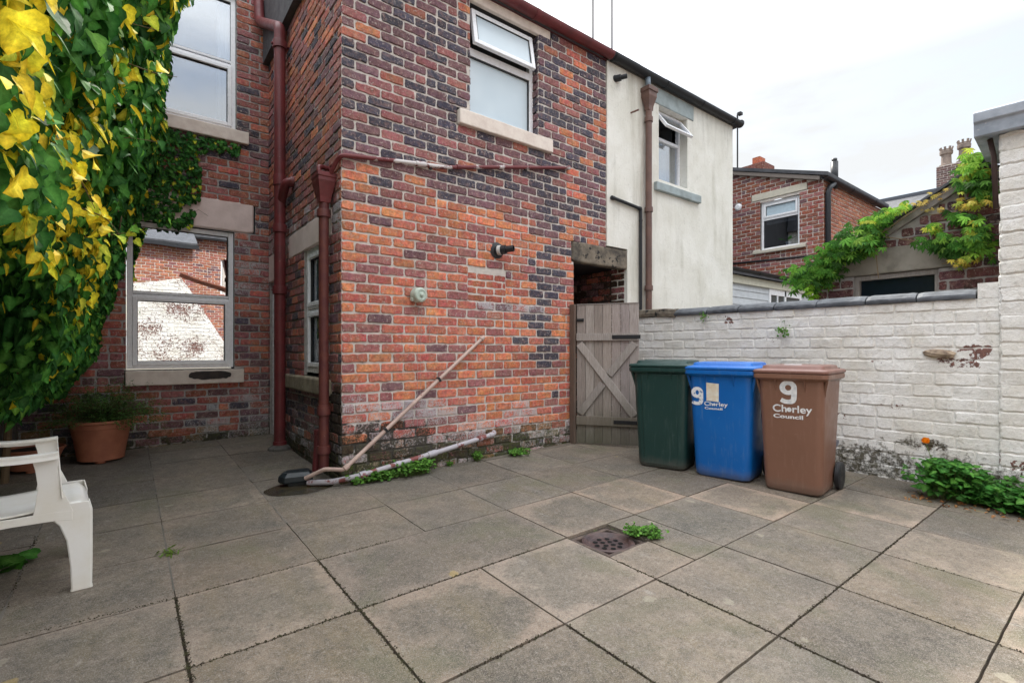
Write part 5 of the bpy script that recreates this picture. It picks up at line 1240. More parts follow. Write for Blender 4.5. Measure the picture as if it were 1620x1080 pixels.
PT2 = pot('empty_pot', -.70, 6.52, .235, .215, 'low terracotta bowl behind the chair arm, half hidden')

# ------------------------------------------------------------------ foliage
IVY = [(0, 0), (.26, -.10), (.47, .04), (.50, .27), (.36, .44), (.27, .70), (0, .98)]
IVY2 = [(0, 0), (.24, -.02), (.41, .18), (.40, .44), (.26, .70), (.12, .90), (0, 1.03)]
OVAL = [(0, 0), (.20, .10), (.34, .34), (.34, .58), (.20, .82), (0, 1.0)]
ROUND = [(0, 0), (.36, .0), (.52, .30), (.46, .62), (.25, .85), (0, .92)]
POINT = [(0, 0), (.09, .18), (.165, .45), (.13, .72), (.05, .92), (0, 1.08)]
def leaf(m, p, nrm, up, size, col, shape=IVY, fold=.25, curl=.2):
    n_ = Vector(nrm).normalized(); u = Vector(up); u = (u - n_ * u.dot(n_)); u = u.normalized() if u.length > 1e-3 else n_.orthogonal().normalized(); s = u.cross(n_)
    p = Vector(p); k = len(shape)
    def Q(x, y): return p + (s * x + u * y - n_ * (curl * y * y) + n_ * (fold * abs(x))) * size
    vs = [Q(0, y) for x, y in (shape[0], (0, .5), shape[-1])] + [Q(x, y) for x, y in shape[1:-1]] + [Q(-x, y) for x, y in shape[1:-1]]
    L = len(shape) - 2; h = L // 2
    fs = []
    for o, flip in ((3, 0), (3 + L, 1)):
        idx = [o + i for i in range(L)]
        a = (0, *idx[:h + 1], 1); b = (1, *idx[h:], 2)
        for f in (a, b): fs.append(f[::-1] if flip else f)
    b = len(m.v); m.add(vs, fs, col=(*col, 1))
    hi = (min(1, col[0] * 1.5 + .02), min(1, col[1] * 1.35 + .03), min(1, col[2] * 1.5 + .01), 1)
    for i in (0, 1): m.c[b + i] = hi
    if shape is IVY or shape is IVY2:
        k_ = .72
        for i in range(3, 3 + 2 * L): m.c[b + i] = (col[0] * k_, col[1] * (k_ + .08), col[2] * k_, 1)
def vary(r, c, k=.2): 
    t = r.uniform(1 - k, 1 + k); return tuple(max(0, x * t * r.uniform(.92, 1.08)) for x in c)
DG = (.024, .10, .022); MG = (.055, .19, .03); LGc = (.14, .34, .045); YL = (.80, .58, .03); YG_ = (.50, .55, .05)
CAMC = Vector((0, 0, 1.15)); F_ = Vector((.6115, .791, 0)); R_ = Vector((.791, -.6115, 0))
def at(px, py, d): return CAMC + F_ * d + R_ * ((px - 810) / 789 * d) + Vector((0, 0, (555 - py) / 789 * d))
ir = random.Random(77)
def xsurf(y, z):
    # outer face of the ivy hanging off the left wall
    pts = [(.62, -.60), (.85, -.45), (1.05, -.31), (1.3, -.23), (1.6, -.17), (2.0, -.10), (2.5, .02), (3.0, .17), (3.6, .27), (4.3, .28), (5.2, .12)]
    for (a, b), (c, d) in zip(pts, pts[1:]):
        if z <= c: v = b + (d - b) * max(0, (z - a) / (c - a)); break
    else: v = -.05
    v += .13 * nz(y * 1.6, z * 1.6, 3) + .06 * nz(y * 4, z * 4, 9)
    if y < 3.4: v += -.05
    return v
def zmin(y):
    if y > 3.7: return .70 + .25 * abs(nz(y * 2, 0, 5)) + max(0, (4.3 - y)) * .3
    if y > 3.0: return .95 + (3.7 - y) * .8
    if y > 2: return 1.5 + .12 * nz(y * 3, 1, 2)
    return 1.60 + .1 * nz(y * 3, 1, 2)
seeds = [at(px, py, d) for px, py, d in ((25, 110, 1.15), (30, 170, 1.2), (70, 130, 1.25), (45, 60, 1.1), (60, 270, 1.7), (95, 310, 2.0), (130, 350, 2.3), (170, 375, 2.6), (100, 235, 1.8), (185, 30, 2.2), (240, 120, 2.5), (60, 330, 1.8), (150, 170, 2.2), (110, 420, 2.7), (90, 455, 2.9), (150, 430, 3.2), (60, 440, 2.6), (20, 300, 1.5))]
IV = empty('climbing_ivy', 'big mass of glossy ivy with bright yellow leaves overhanging the left side', 'ivy', (-.87, 4.5, .3)); IV['_w'] = 1
fm = MB(); cnt = 0
def inview(p, mg=90):
    q = p - CAMC; d = q.dot(F_)
    if d < .45: return False
    x = 810 + 789 * q.dot(R_) / d; y = 555 - 789 * q.z / d
    return -mg * 2 < x < 600 and -mg * 1.5 < y < 1200
tries = 0
while cnt < 22000 and tries < 340000:
    tries += 1
    y = ir.uniform(.95, 6.95); z = ir.uniform(.6, 5.2)
    if z < zmin(y): continue
    dep = ir.choice([0, 0, 0, .08, .16, .28]) + abs(ir.gauss(0, .035)); x = xsurf(y, z) - dep
    p = Vector((x, y, z))
    if not inview(p): continue
    d = (p - CAMC).dot(F_)
    if d < 1.05: continue
    # keep areal density about even per square metre
    size = ir.uniform(.042, .088) * (.86 if z < 2.0 else 1.12) * (.9 if y < 3 else 1.0)
    dy = min((p - s).length / (.16 if (s - CAMC).dot(F_) < 1.6 else .24) for s in seeds)
    yel = ir.random() < (.80 * max(0, 1.15 - dy) + (.07 if z > 1.5 else .03))
    if dep > .15: yel = yel and ir.random() < .2
    if yel: col = vary(ir, YL if ir.random() < .75 else YG_, .15)
    else: col = vary(ir, MG if ir.random() < .48 else (LGc if ir.random() < .2 else DG), .3)
    nn = Vector((1.0, -.35, .25)) + Vector((ir.gauss(0, .42), ir.gauss(0, .42), ir.gauss(0, .35)))
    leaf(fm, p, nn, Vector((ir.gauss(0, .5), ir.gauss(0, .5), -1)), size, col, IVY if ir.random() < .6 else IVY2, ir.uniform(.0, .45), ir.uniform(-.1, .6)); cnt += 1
# bigger nearer leaves, close to the lens on the left
for _ in range(760):
    px, py = ir.uniform(-60, 150), ir.uniform(-40, 330); d = ir.uniform(1.15, 1.9)
    if px > 110 - (py - 150) * .25 + 40 or px > (d - .85) * 150: continue
    p = at(px, py, d)
    dy = min((p - s).length / .20 for s in seeds[:6]); yel = ir.random() < .9 * max(0, 1.2 - dy) + .04
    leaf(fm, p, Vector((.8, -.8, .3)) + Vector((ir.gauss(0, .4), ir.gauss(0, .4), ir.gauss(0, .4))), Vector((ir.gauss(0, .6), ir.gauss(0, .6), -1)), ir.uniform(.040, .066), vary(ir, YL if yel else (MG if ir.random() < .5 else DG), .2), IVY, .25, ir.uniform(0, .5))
stm = MB()
def spray(pts, n, size, cols, r0=.004):
    P = arc(pts, .1, 5); stm.tube(P, [r0 * (1 - .7 * i / (len(P) - 1)) for i in range(len(P))], 6)
    for i in range(n):
        t = (i + .5) / n * (len(P) - 1); k = int(t); f = t - k; q = P[k].lerp(P[min(k + 1, len(P) - 1)], f)
        off = Vector((ir.gauss(0, .03), ir.gauss(0, .03), ir.gauss(0, .03)))
        leaf(fm, q + off, Vector((.6, -.7, .4)) + Vector((ir.gauss(0, .4), ir.gauss(0, .4), ir.gauss(0, .4))), Vector((ir.gauss(0, .6), ir.gauss(0, .6), -.6)), size * ir.uniform(.7, 1.15), vary(ir, ir.choice(cols), .15), IVY, .2, .3)
spray([at(120, 60, 2.4), at(200, 100, 2.4), at(250, 118, 2.4), at(280, 122, 2.4)], 16, .062, [YL, YG_, MG, LGc])
spray([at(130, 40, 2.5), at(200, 50, 2.5), at(245, 85, 2.5)], 10, .06, [DG, MG, MG])
spray([at(120, 30, 2.3), at(180, 30, 2.3), at(255, 50, 2.4)], 10, .06, [MG, YG_, YL])
spray([at(90, 380, 2.6), at(170, 372, 2.6), at(220, 366, 2.6), at(252, 360, 2.6)], 12, .05, [YL, YG_, YG_, LGc])
spray([at(110, 250, 2.3), at(190, 215, 2.3), at(250, 225, 2.35)], 12, .065, [DG, MG])
spray([at(130, 330, 2.3), at(170, 345, 2.3), at(195, 380, 2.4)], 14, .055, [YL, YL, YG_])
spray([at(60, 230, 1.7), at(120, 270, 1.75), at(150, 330, 1.9)], 18, .06, [YL, YL, YG_])
spray([at(10, 20, 1.05), at(20, 30, 1.05), at(55, 62, 1.05)], 3, .095, [YL, YL])
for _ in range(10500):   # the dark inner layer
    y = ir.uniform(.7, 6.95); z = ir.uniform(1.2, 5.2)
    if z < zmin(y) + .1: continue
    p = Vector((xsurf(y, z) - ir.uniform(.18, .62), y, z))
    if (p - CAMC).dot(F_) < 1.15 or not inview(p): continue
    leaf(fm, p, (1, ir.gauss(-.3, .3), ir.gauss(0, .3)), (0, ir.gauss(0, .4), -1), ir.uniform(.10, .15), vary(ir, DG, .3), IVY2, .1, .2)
fm.build('foliage', MLEAF, IV)
for _ in range(60):
    y = ir.uniform(3.8, 6.8); z = ir.uniform(.6, 2.6); x = xsurf(y, z) - .05; P = [Vector((x, y, z))]
    for k in range(5): P.append(P[-1] + Vector((ir.uniform(-.05, .03), ir.uniform(-.1, .1), ir.uniform(.05, .14))))
    stm.tube(P, [.005, .006, .007, .007, .006, .005], 5)
for yy in (4.4, 5.2, 6.1): part('trunk', plain('ivy_trunk', (.16, .11, .06), .8), IV, lambda m: m.tube([(-.84, yy, -.05), (-.82, yy + .05, .5), (-.80, yy - .05, 1.2), (-.75, yy + .1, 2.0)], [.03, .026, .022, .015], 8))
stm.build('stem', plain('ivy_stem', (.16, .11, .06), .8), IV)
# left boundary wall, grey render, under the ivy
LWALL = MB(); LWALL.box(-1.12, -.87, -1.7, 7.04, -.35, 1.95); LWALL = LWALL.build('side_wall', weathered('grey_rough_render', (.26, .25, .235), (.15, .14, .13), .95, 5, 40, .01, spots=((.09, .09, .05), 12, .6)), bevel=.01)
tag(LWALL, 'rough grey rendered wall mostly hidden by the hanging ivy', 'wall')
# smaller ivy clinging to the rear wall between the windows
IB = empty('wall_ivy', 'small leaved ivy clinging to the brick between the two rear windows', 'ivy', (.3, 7.0, 3.3)); IB['_w'] = 1
ib = MB(); ibs = MB()
def ivb(u, z):
    if z > 3.73: return False
    top_edge = 3.72
    if u < .28: return z > 2.48 + .1 * nz(u * 3, 2, 2) + (.15 if u > .1 else 0)
    if u < .70: return z > 2.62 + (u - .28) * .85 + .08 * nz(u * 6, 1, 1) or (z < 3.05 and z > 2.60 and u < .64 and nz(u * 5, z * 5, 1) > -.25)
    if u < 1.12: return z > 3.55 + .06 * nz(u * 9, 2, 3) + (.04 if u > .8 else 0)
    return False
c_ = 0
while c_ < 2100:
    u, z = ir.uniform(-.6, 1.12), ir.uniform(1.7, 3.74)
    if u < -.1 and z > 1.9 and ir.random() < .6: ok = True
    elif u < .02 and z < 2.5: ok = nz(u * 3, z * 3, 2) > .0 and u < -.03
    else: ok = ivb(u, z)
    if not ok: continue
    th_ = .03 + .10 * max(0, (.7 - u)) * ir.random() + .03 * ir.random()
    p = FB.P(u, z, th_); rr = ir.random()
    leaf(ib, p, Vector((0, -1, .35)) + Vector((ir.gauss(0, .35), 0, ir.gauss(0, .3))), Vector((ir.gauss(0, .6), 0, -1)), ir.uniform(.040, .066), vary(ir, YG_ if rr < .07 and u > .1 else (MG if rr < .45 else DG), .3), IVY, .2, .3); c_ += 1
ib.build('foliage', MLEAF, IB)
for k in range(26):
    u, z = ir.uniform(-.2, .6), ir.uniform(2.6, 3.5)
    P = [FB.P(u, z, .012)]
    for j in range(5): u += ir.uniform(-.05, .12); z += ir.uniform(-.05, .07); P.append(FB.P(min(u, .95), min(z, 3.7), .012))
    ibs.tube(P, .003, 5)
ibs.tube([FB.P(.62, 2.78, .03), FB.P(.68, 2.84, .03), FB.P(.78, 2.78, .03)], .002, 5)
ibs.build('stem', plain('small_ivy_stem', (.13, .09, .05), .8), IB)
# feathery shrub in the pot
SH = empty('potted_shrub', 'feathery dark green shrub growing in the large terracotta pot', 'shrub', (PX, PY, gz(PX, PY) + .40))
shm = MB(); sst = MB()
for b in range(210):
    a_ = ir.uniform(0, 2 * math.pi); el_ = ir.uniform(.10, 1.4); L_ = ir.uniform(.34, .58) * (1.15 - .35 * (el_ / 1.5)); P = [Vector((.05 * math.cos(a_), .05 * math.sin(a_), 0))]
    d = Vector((math.cos(a_) * math.cos(el_), math.sin(a_) * math.cos(el_) * .75, math.sin(el_) * .9))
    for k in range(7): P.append(P[-1] + d * L_ / 7); d = (d + Vector((0, 0, -.09)) + Vector((ir.gauss(0, .08), ir.gauss(0, .08), ir.gauss(0, .05)))).normalized()
    sst.tube(P, [.003 * (1 - .12 * i) for i in range(8)], 4)
    for k in range(1, 8):
        for q in range(9):
            p = P[k - 1].lerp(P[k], ir.random()) + Vector((ir.gauss(0, .018), ir.gauss(0, .018), ir.gauss(0, .012)))
            leaf(shm, p, (ir.gauss(0, .6), ir.gauss(0, .6), 1), d + Vector((ir.gauss(0, .7), ir.gauss(0, .7), ir.gauss(0, .4))), ir.uniform(.016, .030), vary(ir, (.055, .13, .035) if ir.random() < .6 else (.10, .20, .045), .3), POINT, .1, .2)
shm.build('foliage', MLEAF2, SH); sst.build('branch', plain('shrub_twig', (.10, .06, .035), .8), SH)

def weed(name, label, pts, size, cols, n, spread, hgt, shape=ROUND, cat='weed', flower=None, group=None, extra=None):
    """clump: pts = ground points it grows from"""
    o = Vector(pts[0]); T_ = empty(name, label, cat, tuple(o), group=group); m = MB(); st = MB()
    for _ in range(n):
        b = Vector(ir.choice(pts)) - o + Vector((ir.gauss(0, spread * .35), ir.gauss(0, spread * .35), 0)); h = hgt * ir.uniform(.25, 1); d = Vector((ir.gauss(0, spread * .5), ir.gauss(0, spread * .5), h)); tip = b + d
        st.tube([b, b + d * .5 + Vector((0, 0, h * .1)), tip], .0011, 4, cap=False)
        for q in range(3):
            leaf(m, tip + Vector((ir.gauss(0, size * .5), ir.gauss(0, size * .5), ir.gauss(0, size * .3))), (ir.gauss(0, .4) - .2, ir.gauss(0, .4) - .3, 1), (ir.gauss(0, 1), ir.gauss(0, 1), ir.gauss(0, .3)), size * ir.uniform(.6, 1.15), vary(ir, ir.choice(cols), .25), shape, .15, .2)
    m.build('foliage', MLEAF2, T_); st.build('stem', plain(name + '_stem', (.10, .14, .04), .7), T_)
    return T_
def G(x, y): return (x, y, gz(x, y))
WG = [(.075, .19, .03), (.11, .26, .04), (.05, .13, .02)]
weed('weed_clump', 'bright green bushy weed clump under the low grey waste pipe', [G(1.98, 4.20), G(2.06, 4.18), G(2.12, 4.20), G(2.20, 4.20)], .026, WG, 300, .09, .12)
weed('weed_clump', 'spreading round leaved weeds left of the bushy clump by the wall', [G(1.64, 4.24), G(1.74, 4.23), G(1.84, 4.22)], .032, WG, 130, .08, .085)
weed('weed_tuft', 'small weed climbing the wall foot, left of the pair near the wall middle', [G(2.83, 4.25)], .022, WG, 60, .035, .09)
weed('weed_tuft', 'small bright weed at the foot of the wall nearest the gate', [G(3.30, 4.20), G(3.38, 4.21)], .030, WG, 60, .06, .05)
weed('weed_tuft', 'tiny green sprig on the wall foot between larger weeds', [G(2.52, 4.26)], .018, WG, 22, .03, .04)
weed('weed_tuft', 'green weed growing at the rim of the drain hole', [G(2.60, 2.06), G(2.66, 1.98)], .020, WG, 130, .055, .055)
weed('grass_tuft', 'little grass tuft in the joint near the chair', [G(.20, 3.56)], .035, [(.10, .17, .03)], 16, .04, .012, POINT)
weed('dropped_leaf', 'large green leaf lying at the left edge of the paving', [G(-.555, 3.86)], .13, [(.06, .20, .03)], 3, .04, .03, IVY, cat='leaf')
# poppy and nettles by the white wall
wp = [G(5.08, 1.08), G(5.12, 1.00), G(5.14, .93)]
PO = weed('poppy_plant', 'leafy green plant carrying one orange poppy against the white wall', wp, .062, [(.05, .18, .03), (.09, .26, .04), (.04, .14, .025)], 200, .10, .28, IVY2)
fl = Vector(G(5.02, 1.20)) - Vector(wp[0]); tipf = Vector((-.03, .05, .43))
part('flower_stalk', plain('green_stalk', (.12, .2, .05), .6), PO, lambda m: m.tube([(0, 0, 0), (-.015, -.01, .22), tipf], .0022, 6))
mp_ = MB()
for k in range(5):
    a_ = k * math.pi / 2.5 + .4; leaf(mp_, tipf, (-math.cos(a_) * .8, -math.sin(a_) * .8, .6), (math.cos(a_) * .8, math.sin(a_) * .8, .75), .050, (.85, .28, .012), ROUND, .1, -.3)
mp_.build('petals', MLEAF2, PO)
weed('nettle_clump', 'green leafy weeds spreading right along the white wall to the picture edge', [G(5.14, .92), G(5.15, .80), G(5.14, .68), G(5.12, .56), G(5.16, .45), G(5.10, .36)], .056, [(.05, .18, .03), (.08, .24, .04), (.04, .14, .025)], 400, .10, .15, IVY)
weed('weed_clump', 'low green weeds hugging the foot of the white outhouse', [G(5.30, .84), G(5.32, .70), G(5.28, .55)], .032, [(.045, .15, .025), (.07, .20, .035)], 130, .10, .20, ROUND)
ll = MB(); lo = Vector(G(5.0, .95))
for _ in range(110):
    x, y = ir.uniform(4.86, 5.12), ir.uniform(.35, 1.25); leaf(ll, (x - lo.x, y - lo.y, gz(x, y) + ir.uniform(.003, .02) - lo.z), (ir.gauss(0, .35), ir.gauss(0, .35), 1), (ir.gauss(0, 1), ir.gauss(0, 1), 0), ir.uniform(.02, .04), vary(ir, (.30, .15, .06), .4), OVAL, .3, .4)
LLo = ll.build('leaf_litter', MLEAF2); LLo.location = lo; tag(LLo, 'dry brown leaves lying under the weeds by the white wall', 'leaf litter', kind='stuff')
cu_ = uW(1243); b0 = FW.P(cu_, 1.44, .01)
def hang(name, label, u, z, n, sz, sp):
    o = FW.P(u, z, .0); T_ = empty(name, label, 'weed', tuple(o)); m = MB(); st = MB()
    for _ in range(n):
        d = Vector((-.05 - abs(ir.gauss(0, .02)), ir.gauss(0, sp), ir.gauss(-.01, sp))); st.tube([(0, 0, 0), d * .6 + Vector((0, 0, .01)), d], .0011, 4, cap=False)
        for q in range(2): leaf(m, d + Vector((ir.gauss(0, .006), ir.gauss(0, .01), ir.gauss(0, .01))), (-1, ir.gauss(0, .4), .5), (0, ir.gauss(0, 1), ir.gauss(-.3, .7)), sz * ir.uniform(.6, 1.1), vary(ir, ir.choice(WG), .2), ROUND, .15, .2)
    m.build('foliage', MLEAF2, T_); st.build('stem', plain(name + '_stem', (.12, .14, .04), .7), T_)
hang('wall_weed', 'small green weed sprouting from the white wall above the brown bin', uW(1243), 1.37, 26, .020, .032)
hang('wall_weed', 'tiny green sprig under the coping near the gate', uW(1118), 1.55, 14, .018, .025)
# dark crumbs of moss and dirt in the open joints
dm = MB(); dr_ = random.Random(12)
def crumbs(m, a, b, n):
    for _ in range(n):
        t = dr_.random(); x = a[0] + (b[0] - a[0]) * t + dr_.gauss(0, .006); y = a[1] + (b[1] - a[1]) * t + dr_.gauss(0, .006); s = dr_.uniform(.0015, .006); z = gz(x, y)
        vs = [(x + s * math.cos(q * 1.26 + t) * dr_.uniform(.5, 1.2), y + s * math.sin(q * 1.26 + t) * dr_.uniform(.5, 1.2), z + dr_.uniform(-.003, .001)) for q in range(5)] + [(x, y, z + s * .7)]
        m.add(vs, [(i, (i + 1) % 5, 5) for i in range(5)])
for a, b, n in (((.19, 2.95), (.19, 1.8), 330), ((.19, 2.95), (-.45, 2.99), 70), ((.19, 2.945), (1.3, 2.945), 130), ((.19, 2.30), (.868, 2.30), 140), ((.868, 2.945), (.868, 1.4), 330), ((.868, 2.3), (1.9, 2.3), 120), ((1.0, 1.625), (1.5, 1.625), 60), ((1.556, 1.62), (1.56, 1.0), 120), ((2.222, 1.9), (2.222, .4), 260), ((2.3, 1.0), (4.3, 1.0), 200), ((-.455, 4.4), (-.455, 3.3), 120), ((2.895, 1.0), (2.895, .3), 60), ((3.55, 1.0), (3.55, .4), 30)):
    crumbs(dm, a, b, int(n * 1.7))
tag(dm.build('moss_crumbs', weathered('dark_moss', (.03, .02, .014), (.05, .05, .02), .95, 30, 90, .002), None), kind='stuff', label='dark crumbs of moss and dirt along the open paving joints', cat='moss')

# ------------------------------------------------------------------ across the alley
# brick outbuilding just over the wall
OB = empty('brick_outbuilding', 'old dark brick outbuilding with sloping verge and broad stone lintel beyond the white wall', 'outbuilding')
XO = 6.5; FOB = Fr((XO, 0, 0), (0, -1, 0), (-1, 0, 0))      # u = -Y
def topO(u):
    y = -u; return 2.38 + (1.787 - y) * .595 if y > 1.03 else 2.83 - (1.03 - y) * .6
def outb(m):
    ops = [(-2.10, -1.352, .8, 1.985), (-2.32, -1.16, 1.98, 2.27)]
    brickwall(m, FOB, -2.5, -.2, -.3, 3.0, lambda u, z, r: pick(r, [(4, (.13, .052, .056)), (3, (.17, .068, .066)), (1.5, (.08, .045, .055))]), lambda u, z: (.12, .12 + .3 * sm(1.6, 1.2, -u), .0, 1), ops, course=.098, module=.27, joint=.014, seed=81, top=topO)
    fr = Fr((XO, 2.5, 0), (1, 0, 0), (0, 1, 0)); m.fbox(fr, .03, 2.5, -.3, 2.05, -.02, 0, mi=1)
    m.fbox(FOB, -2.48, -2.10, -.3, 2.05, -.2, -.03, mi=1); m.fbox(FOB, -1.352, -.2, -.3, 2.3, -.2, -.03, mi=1); m.fbox(FOB, -2.1, -1.352, -.3, .8, -.2, -.03, mi=1)
part('wall', [MB_, MMORTD], OB, outb)
stone('lintel', weathered('grey_concrete', (.30, .27, .23), (.20, .18, .15), .9, 6, 40, .005), FOB, -2.31, -1.17, 1.99, 2.265, -.12, .012, par=OB, bev=.012)
vg = MB(); vg.prism([(XO - .05, 2.56, 1.92), (XO - .05, 1.03, 2.82), (XO - .05, 1.03, 2.925), (XO - .05, 2.56, 2.015)], (.12, 0, 0)); vg.build('verge_board', weathered('grey_verge_mortar_strip', (.30, .27, .25), (.18, .16, .15), .9, 8, 40, .006), OB, bevel=.006)
part('roof', MSLATE, OB, lambda m: (m.prism([(XO - .09, 2.62, 1.982), (XO - .09, 1.03, 2.928), (XO - .09, 1.03, 2.955), (XO - .09, 2.62, 2.01)], (2.6, 0, 0)), m.prism([(XO - .09, 1.03, 2.928), (XO - .09, -.3, 2.13), (XO - .09, -.3, 2.16), (XO - .09, 1.03, 2.955)], (2.6, 0, 0))))
part('ridge_tile', plain('dark_ridge_tile', (.05, .05, .055), .7), OB, lambda m: m.tube([(XO - .12, 1.03, 2.94), (XO + 2.5, 1.03, 2.94)], .06, 14), smooth=True)
wf = part('window_frame', MWOOD, OB, lambda m: (m.fbox(FOB, -2.10, -2.05, .8, 1.985, -.10, -.03), m.fbox(FOB, -2.05, -1.352, 1.935, 1.985, -.10, -.03), m.fbox(FOB, -1.39, -1.352, .8, 1.935, -.10, -.03)), bevel=.003)
part('pane', plain('dark_glass', (.010, .016, .026), .12), OB, lambda m: m.fbox(FOB, -2.05, -1.39, .8, 1.935, -.09, -.085))
VN = empty('creeper', 'bright green creeper trailing over the outbuilding roof slope and wall top', 'climbing plant', (6.4, 2.3, 2.0)); VN['_w'] = 1
vm, vs_ = MB(), MB(); VC = [(.05, .16, .022), (.10, .26, .035), (.035, .11, .02), (.16, .34, .05)]
def five(m, p, size, cols, nrm):
    base = Vector((ir.gauss(0, .3), ir.gauss(0, .6), -1)).normalized(); n_ = Vector(nrm).normalized(); c = vary(ir, ir.choice(cols), .25)
    for a_ in (-1.3, -.68, 0, .68, 1.3):
        d = Matrix.Rotation(a_ + ir.gauss(0, .08), 3, n_) @ base; leaf(m, p, n_, d, size * (1 - .18 * abs(a_)), c, POINT, .15, .3)
def vin(y0, z0, y1, z1, n, th, size, cols=VC, x=6.36, dx=.10):
    for _ in range(n):
        t = ir.random(); y = y0 + (y1 - y0) * t + ir.gauss(0, th * .5); z = z0 + (z1 - z0) * t + ir.gauss(0, th * .5); p = Vector((x + ir.gauss(0, dx), y, z))
        five(vm, p, size * ir.uniform(.75, 1.2), cols, (-1, -.2 + ir.gauss(0, .4), .5 + ir.gauss(0, .4)))
def qx(px, py, X=6.4):
    a_ = (px - 810) / 789; d0 = Vector((.6115 + .791 * a_, .791 - .6115 * a_, (555 - py) / 789)); t = X / d0.x; return (d0.y * t, 1.15 + d0.z * t)
def vinp(a, b, n, th, size, cols=VC, **k): 
    p, q = qx(*a), qx(*b); vin(p[0], p[1], q[0], q[1], n, th, size, cols, **k)
vinp((1262, 448), (1320, 425), 120, .13, .075); vinp((1300, 420), (1350, 385), 180, .15, .08); vinp((1330, 400), (1385, 378), 150, .12, .085); vinp((1340, 380), (1405, 345), 120, .09, .07)
vinp((1255, 432), (1275, 425), 40, .06, .055); vinp((1285, 450), (1290, 475), 16, .03, .06, [(.22, .45, .04)])
YV = [(.22, .42, .05), (.14, .33, .04), (.38, .45, .06)]
vinp((1395, 345), (1440, 325), 70, .045, .05, YV); vinp((1370, 355), (1400, 345), 40, .05, .06, YV)
vinp((1535, 250), (1545, 285), 60, .07, .08, YV); vinp((1530, 285), (1562, 300), 60, .08, .08); vinp((1520, 320), (1560, 325), 34, .05, .055, [(.5, .42, .08), (.35, .42, .06)]); vinp((1510, 345), (1530, 340), 22, .05, .08)
vinp((1545, 345), (1560, 400), 80, .07, .075, YV + VC); vinp((1470, 385), (1530, 390), 70, .07, .075, VC); vinp((1500, 400), (1555, 380), 50, .06, .07); vinp((1470, 365), (1480, 360), 16, .03, .06, YV); vinp((1510, 420), (1550, 405), 26, .03, .045, [(.5, .42, .07), (.3, .42, .06)])
vinp((1450, 325), (1500, 300), 16, .03, .035, [(.45, .36, .10)]); vinp((1460, 330), (1500, 332), 12, .02, .03, [(.45, .36, .10)])
vm.build('foliage', MLEAF2, VN)
MCST = plain('creeper_stem', (.22, .15, .08), .8)
for P in (((1270, 445), (1330, 410), (1390, 372), (1450, 330), (1530, 285)), ((1560, 400), (1530, 405), (1490, 418)), ((1562, 330), (1520, 335), (1470, 340)), ((1400, 375), (1440, 380), (1465, 385)), ((1545, 300), (1530, 345), (1527, 395)), ((1385, 390), (1388, 425), (1390, 440))):
    part('stem', MCST, VN, lambda m: m.tube(arc([Vector((6.38, *qx(*q, X=6.38))) for q in P], .1, 4), .0045, 5))

# brick house across the alley
FHs = empty('alley_house', 'red brick house across the alley with white window, black flue pipe and sloping eaves', 'house')
XF = 12.05; FF = Fr((XF, 0, 0), (0, -1, 0), (-1, 0, 0)); FS = Fr((0, 4.46, 0), (1, 0, 0), (0, -1, 0))
WF = (-5.83, -4.95, 3.55, 4.70)
def colF(u, z, r): return pick(r, [(1.5, DPU), (3, PUR), (4, (.24, .075, .05)), (3, (.30, .09, .055))])
def fh(m):
    brickwall(m, FF, -8.5, -4.46, -.3, 6.3, colF, lambda u, z: (.12, .05, 0, 1), [WF, (-6.05, -4.78, 4.76, 4.93), (-6.0, -4.80, 3.47, 3.55)], seed=91, top=lambda u: 4.90 + (-u - 4.46) * .335, mgrid=.5)
    brickwall(m, FS, 12.05, 15.8, -.3, 4.88, lambda u, z, r: pick(r, [(3, (.36, .13, .075)), (3, (.42, .16, .09)), (1, RBR)]), lambda u, z: (.12, .0, 0, 1), seed=92, mgrid=.5)
    m.fbox(FF, -8.5, -4.5, -.3, 3.5, -.25, -.05, mi=1); m.fbox(FF, -8.5, -5.9, 3.5, 4.9, -.25, -.05, mi=1); m.fbox(FF, -4.94, -4.5, 3.5, 4.85, -.25, -.05, mi=1)
part('wall', [MB_, MMORT], FHs, fh)
wF = window(FHs, FF, WF[0], WF[1], WF[2], WF[3], -.05, MGLASS_SKY, lights=[(-5.77, -5.01, 4.32, 4.64, True), (-5.77, -5.01, 3.60, 4.26, False)], inner=MROOM, room=.7)
part('blind_or_sky_reflection', plain('painted_sky_reflection', (.50, .62, .70), .4, var=.08), wF, lambda m: m.fbox(FF, -5.725, -5.055, 4.366, 4.594, -.0785, -.0765))  # pale plate: the sky's reflection in the top pane, put in as colour
stone('lintel', plain('cream_stone', (.62, .58, .48), .8), FF, -6.03, -4.79, 4.765, 4.925, -.1, .02, par=FHs); stone('sill', plain('cream_sill', (.60, .56, .47), .8), FF, -5.99, -4.81, 3.475, 3.545, -.1, .08, par=FHs)
part('blind_or_sky_reflection', MCURT, wF, lambda m: m.fbox(FF, -5.77, -5.01, 4.18, 4.27, -.18, -.17))
HP = empty('house_plant', 'spiky green plant in a white pot behind the alley house window', 'plant', (XF + .15, 5.25, 3.60))
part('pot', MUPVC, HP, lambda m: m.lathe([(.05, 0), (.065, .09), (.055, .09), (.05, .08)], (0, 0, 0), (0, 0, 1), 18)); hl = MB()
for k in range(40): a_ = ir.uniform(0, 6.28); leaf(hl, (0, 0, .07), (math.cos(a_), math.sin(a_), 1), (math.cos(a_), math.sin(a_), ir.uniform(.3, 1.5)), ir.uniform(.15, .26), vary(ir, (.05, .15, .04), .2), POINT, .1, .3)
hl.build('foliage', MLEAF2, HP)
part('roof', MSLATE, FHs, lambda m: m.prism([(XF - .12, 4.33, 4.93), (XF - .12, 8.6, 6.34), (XF - .12, 8.6, 6.42), (XF - .12, 4.33, 5.01)], (4.0, 0, 0)))
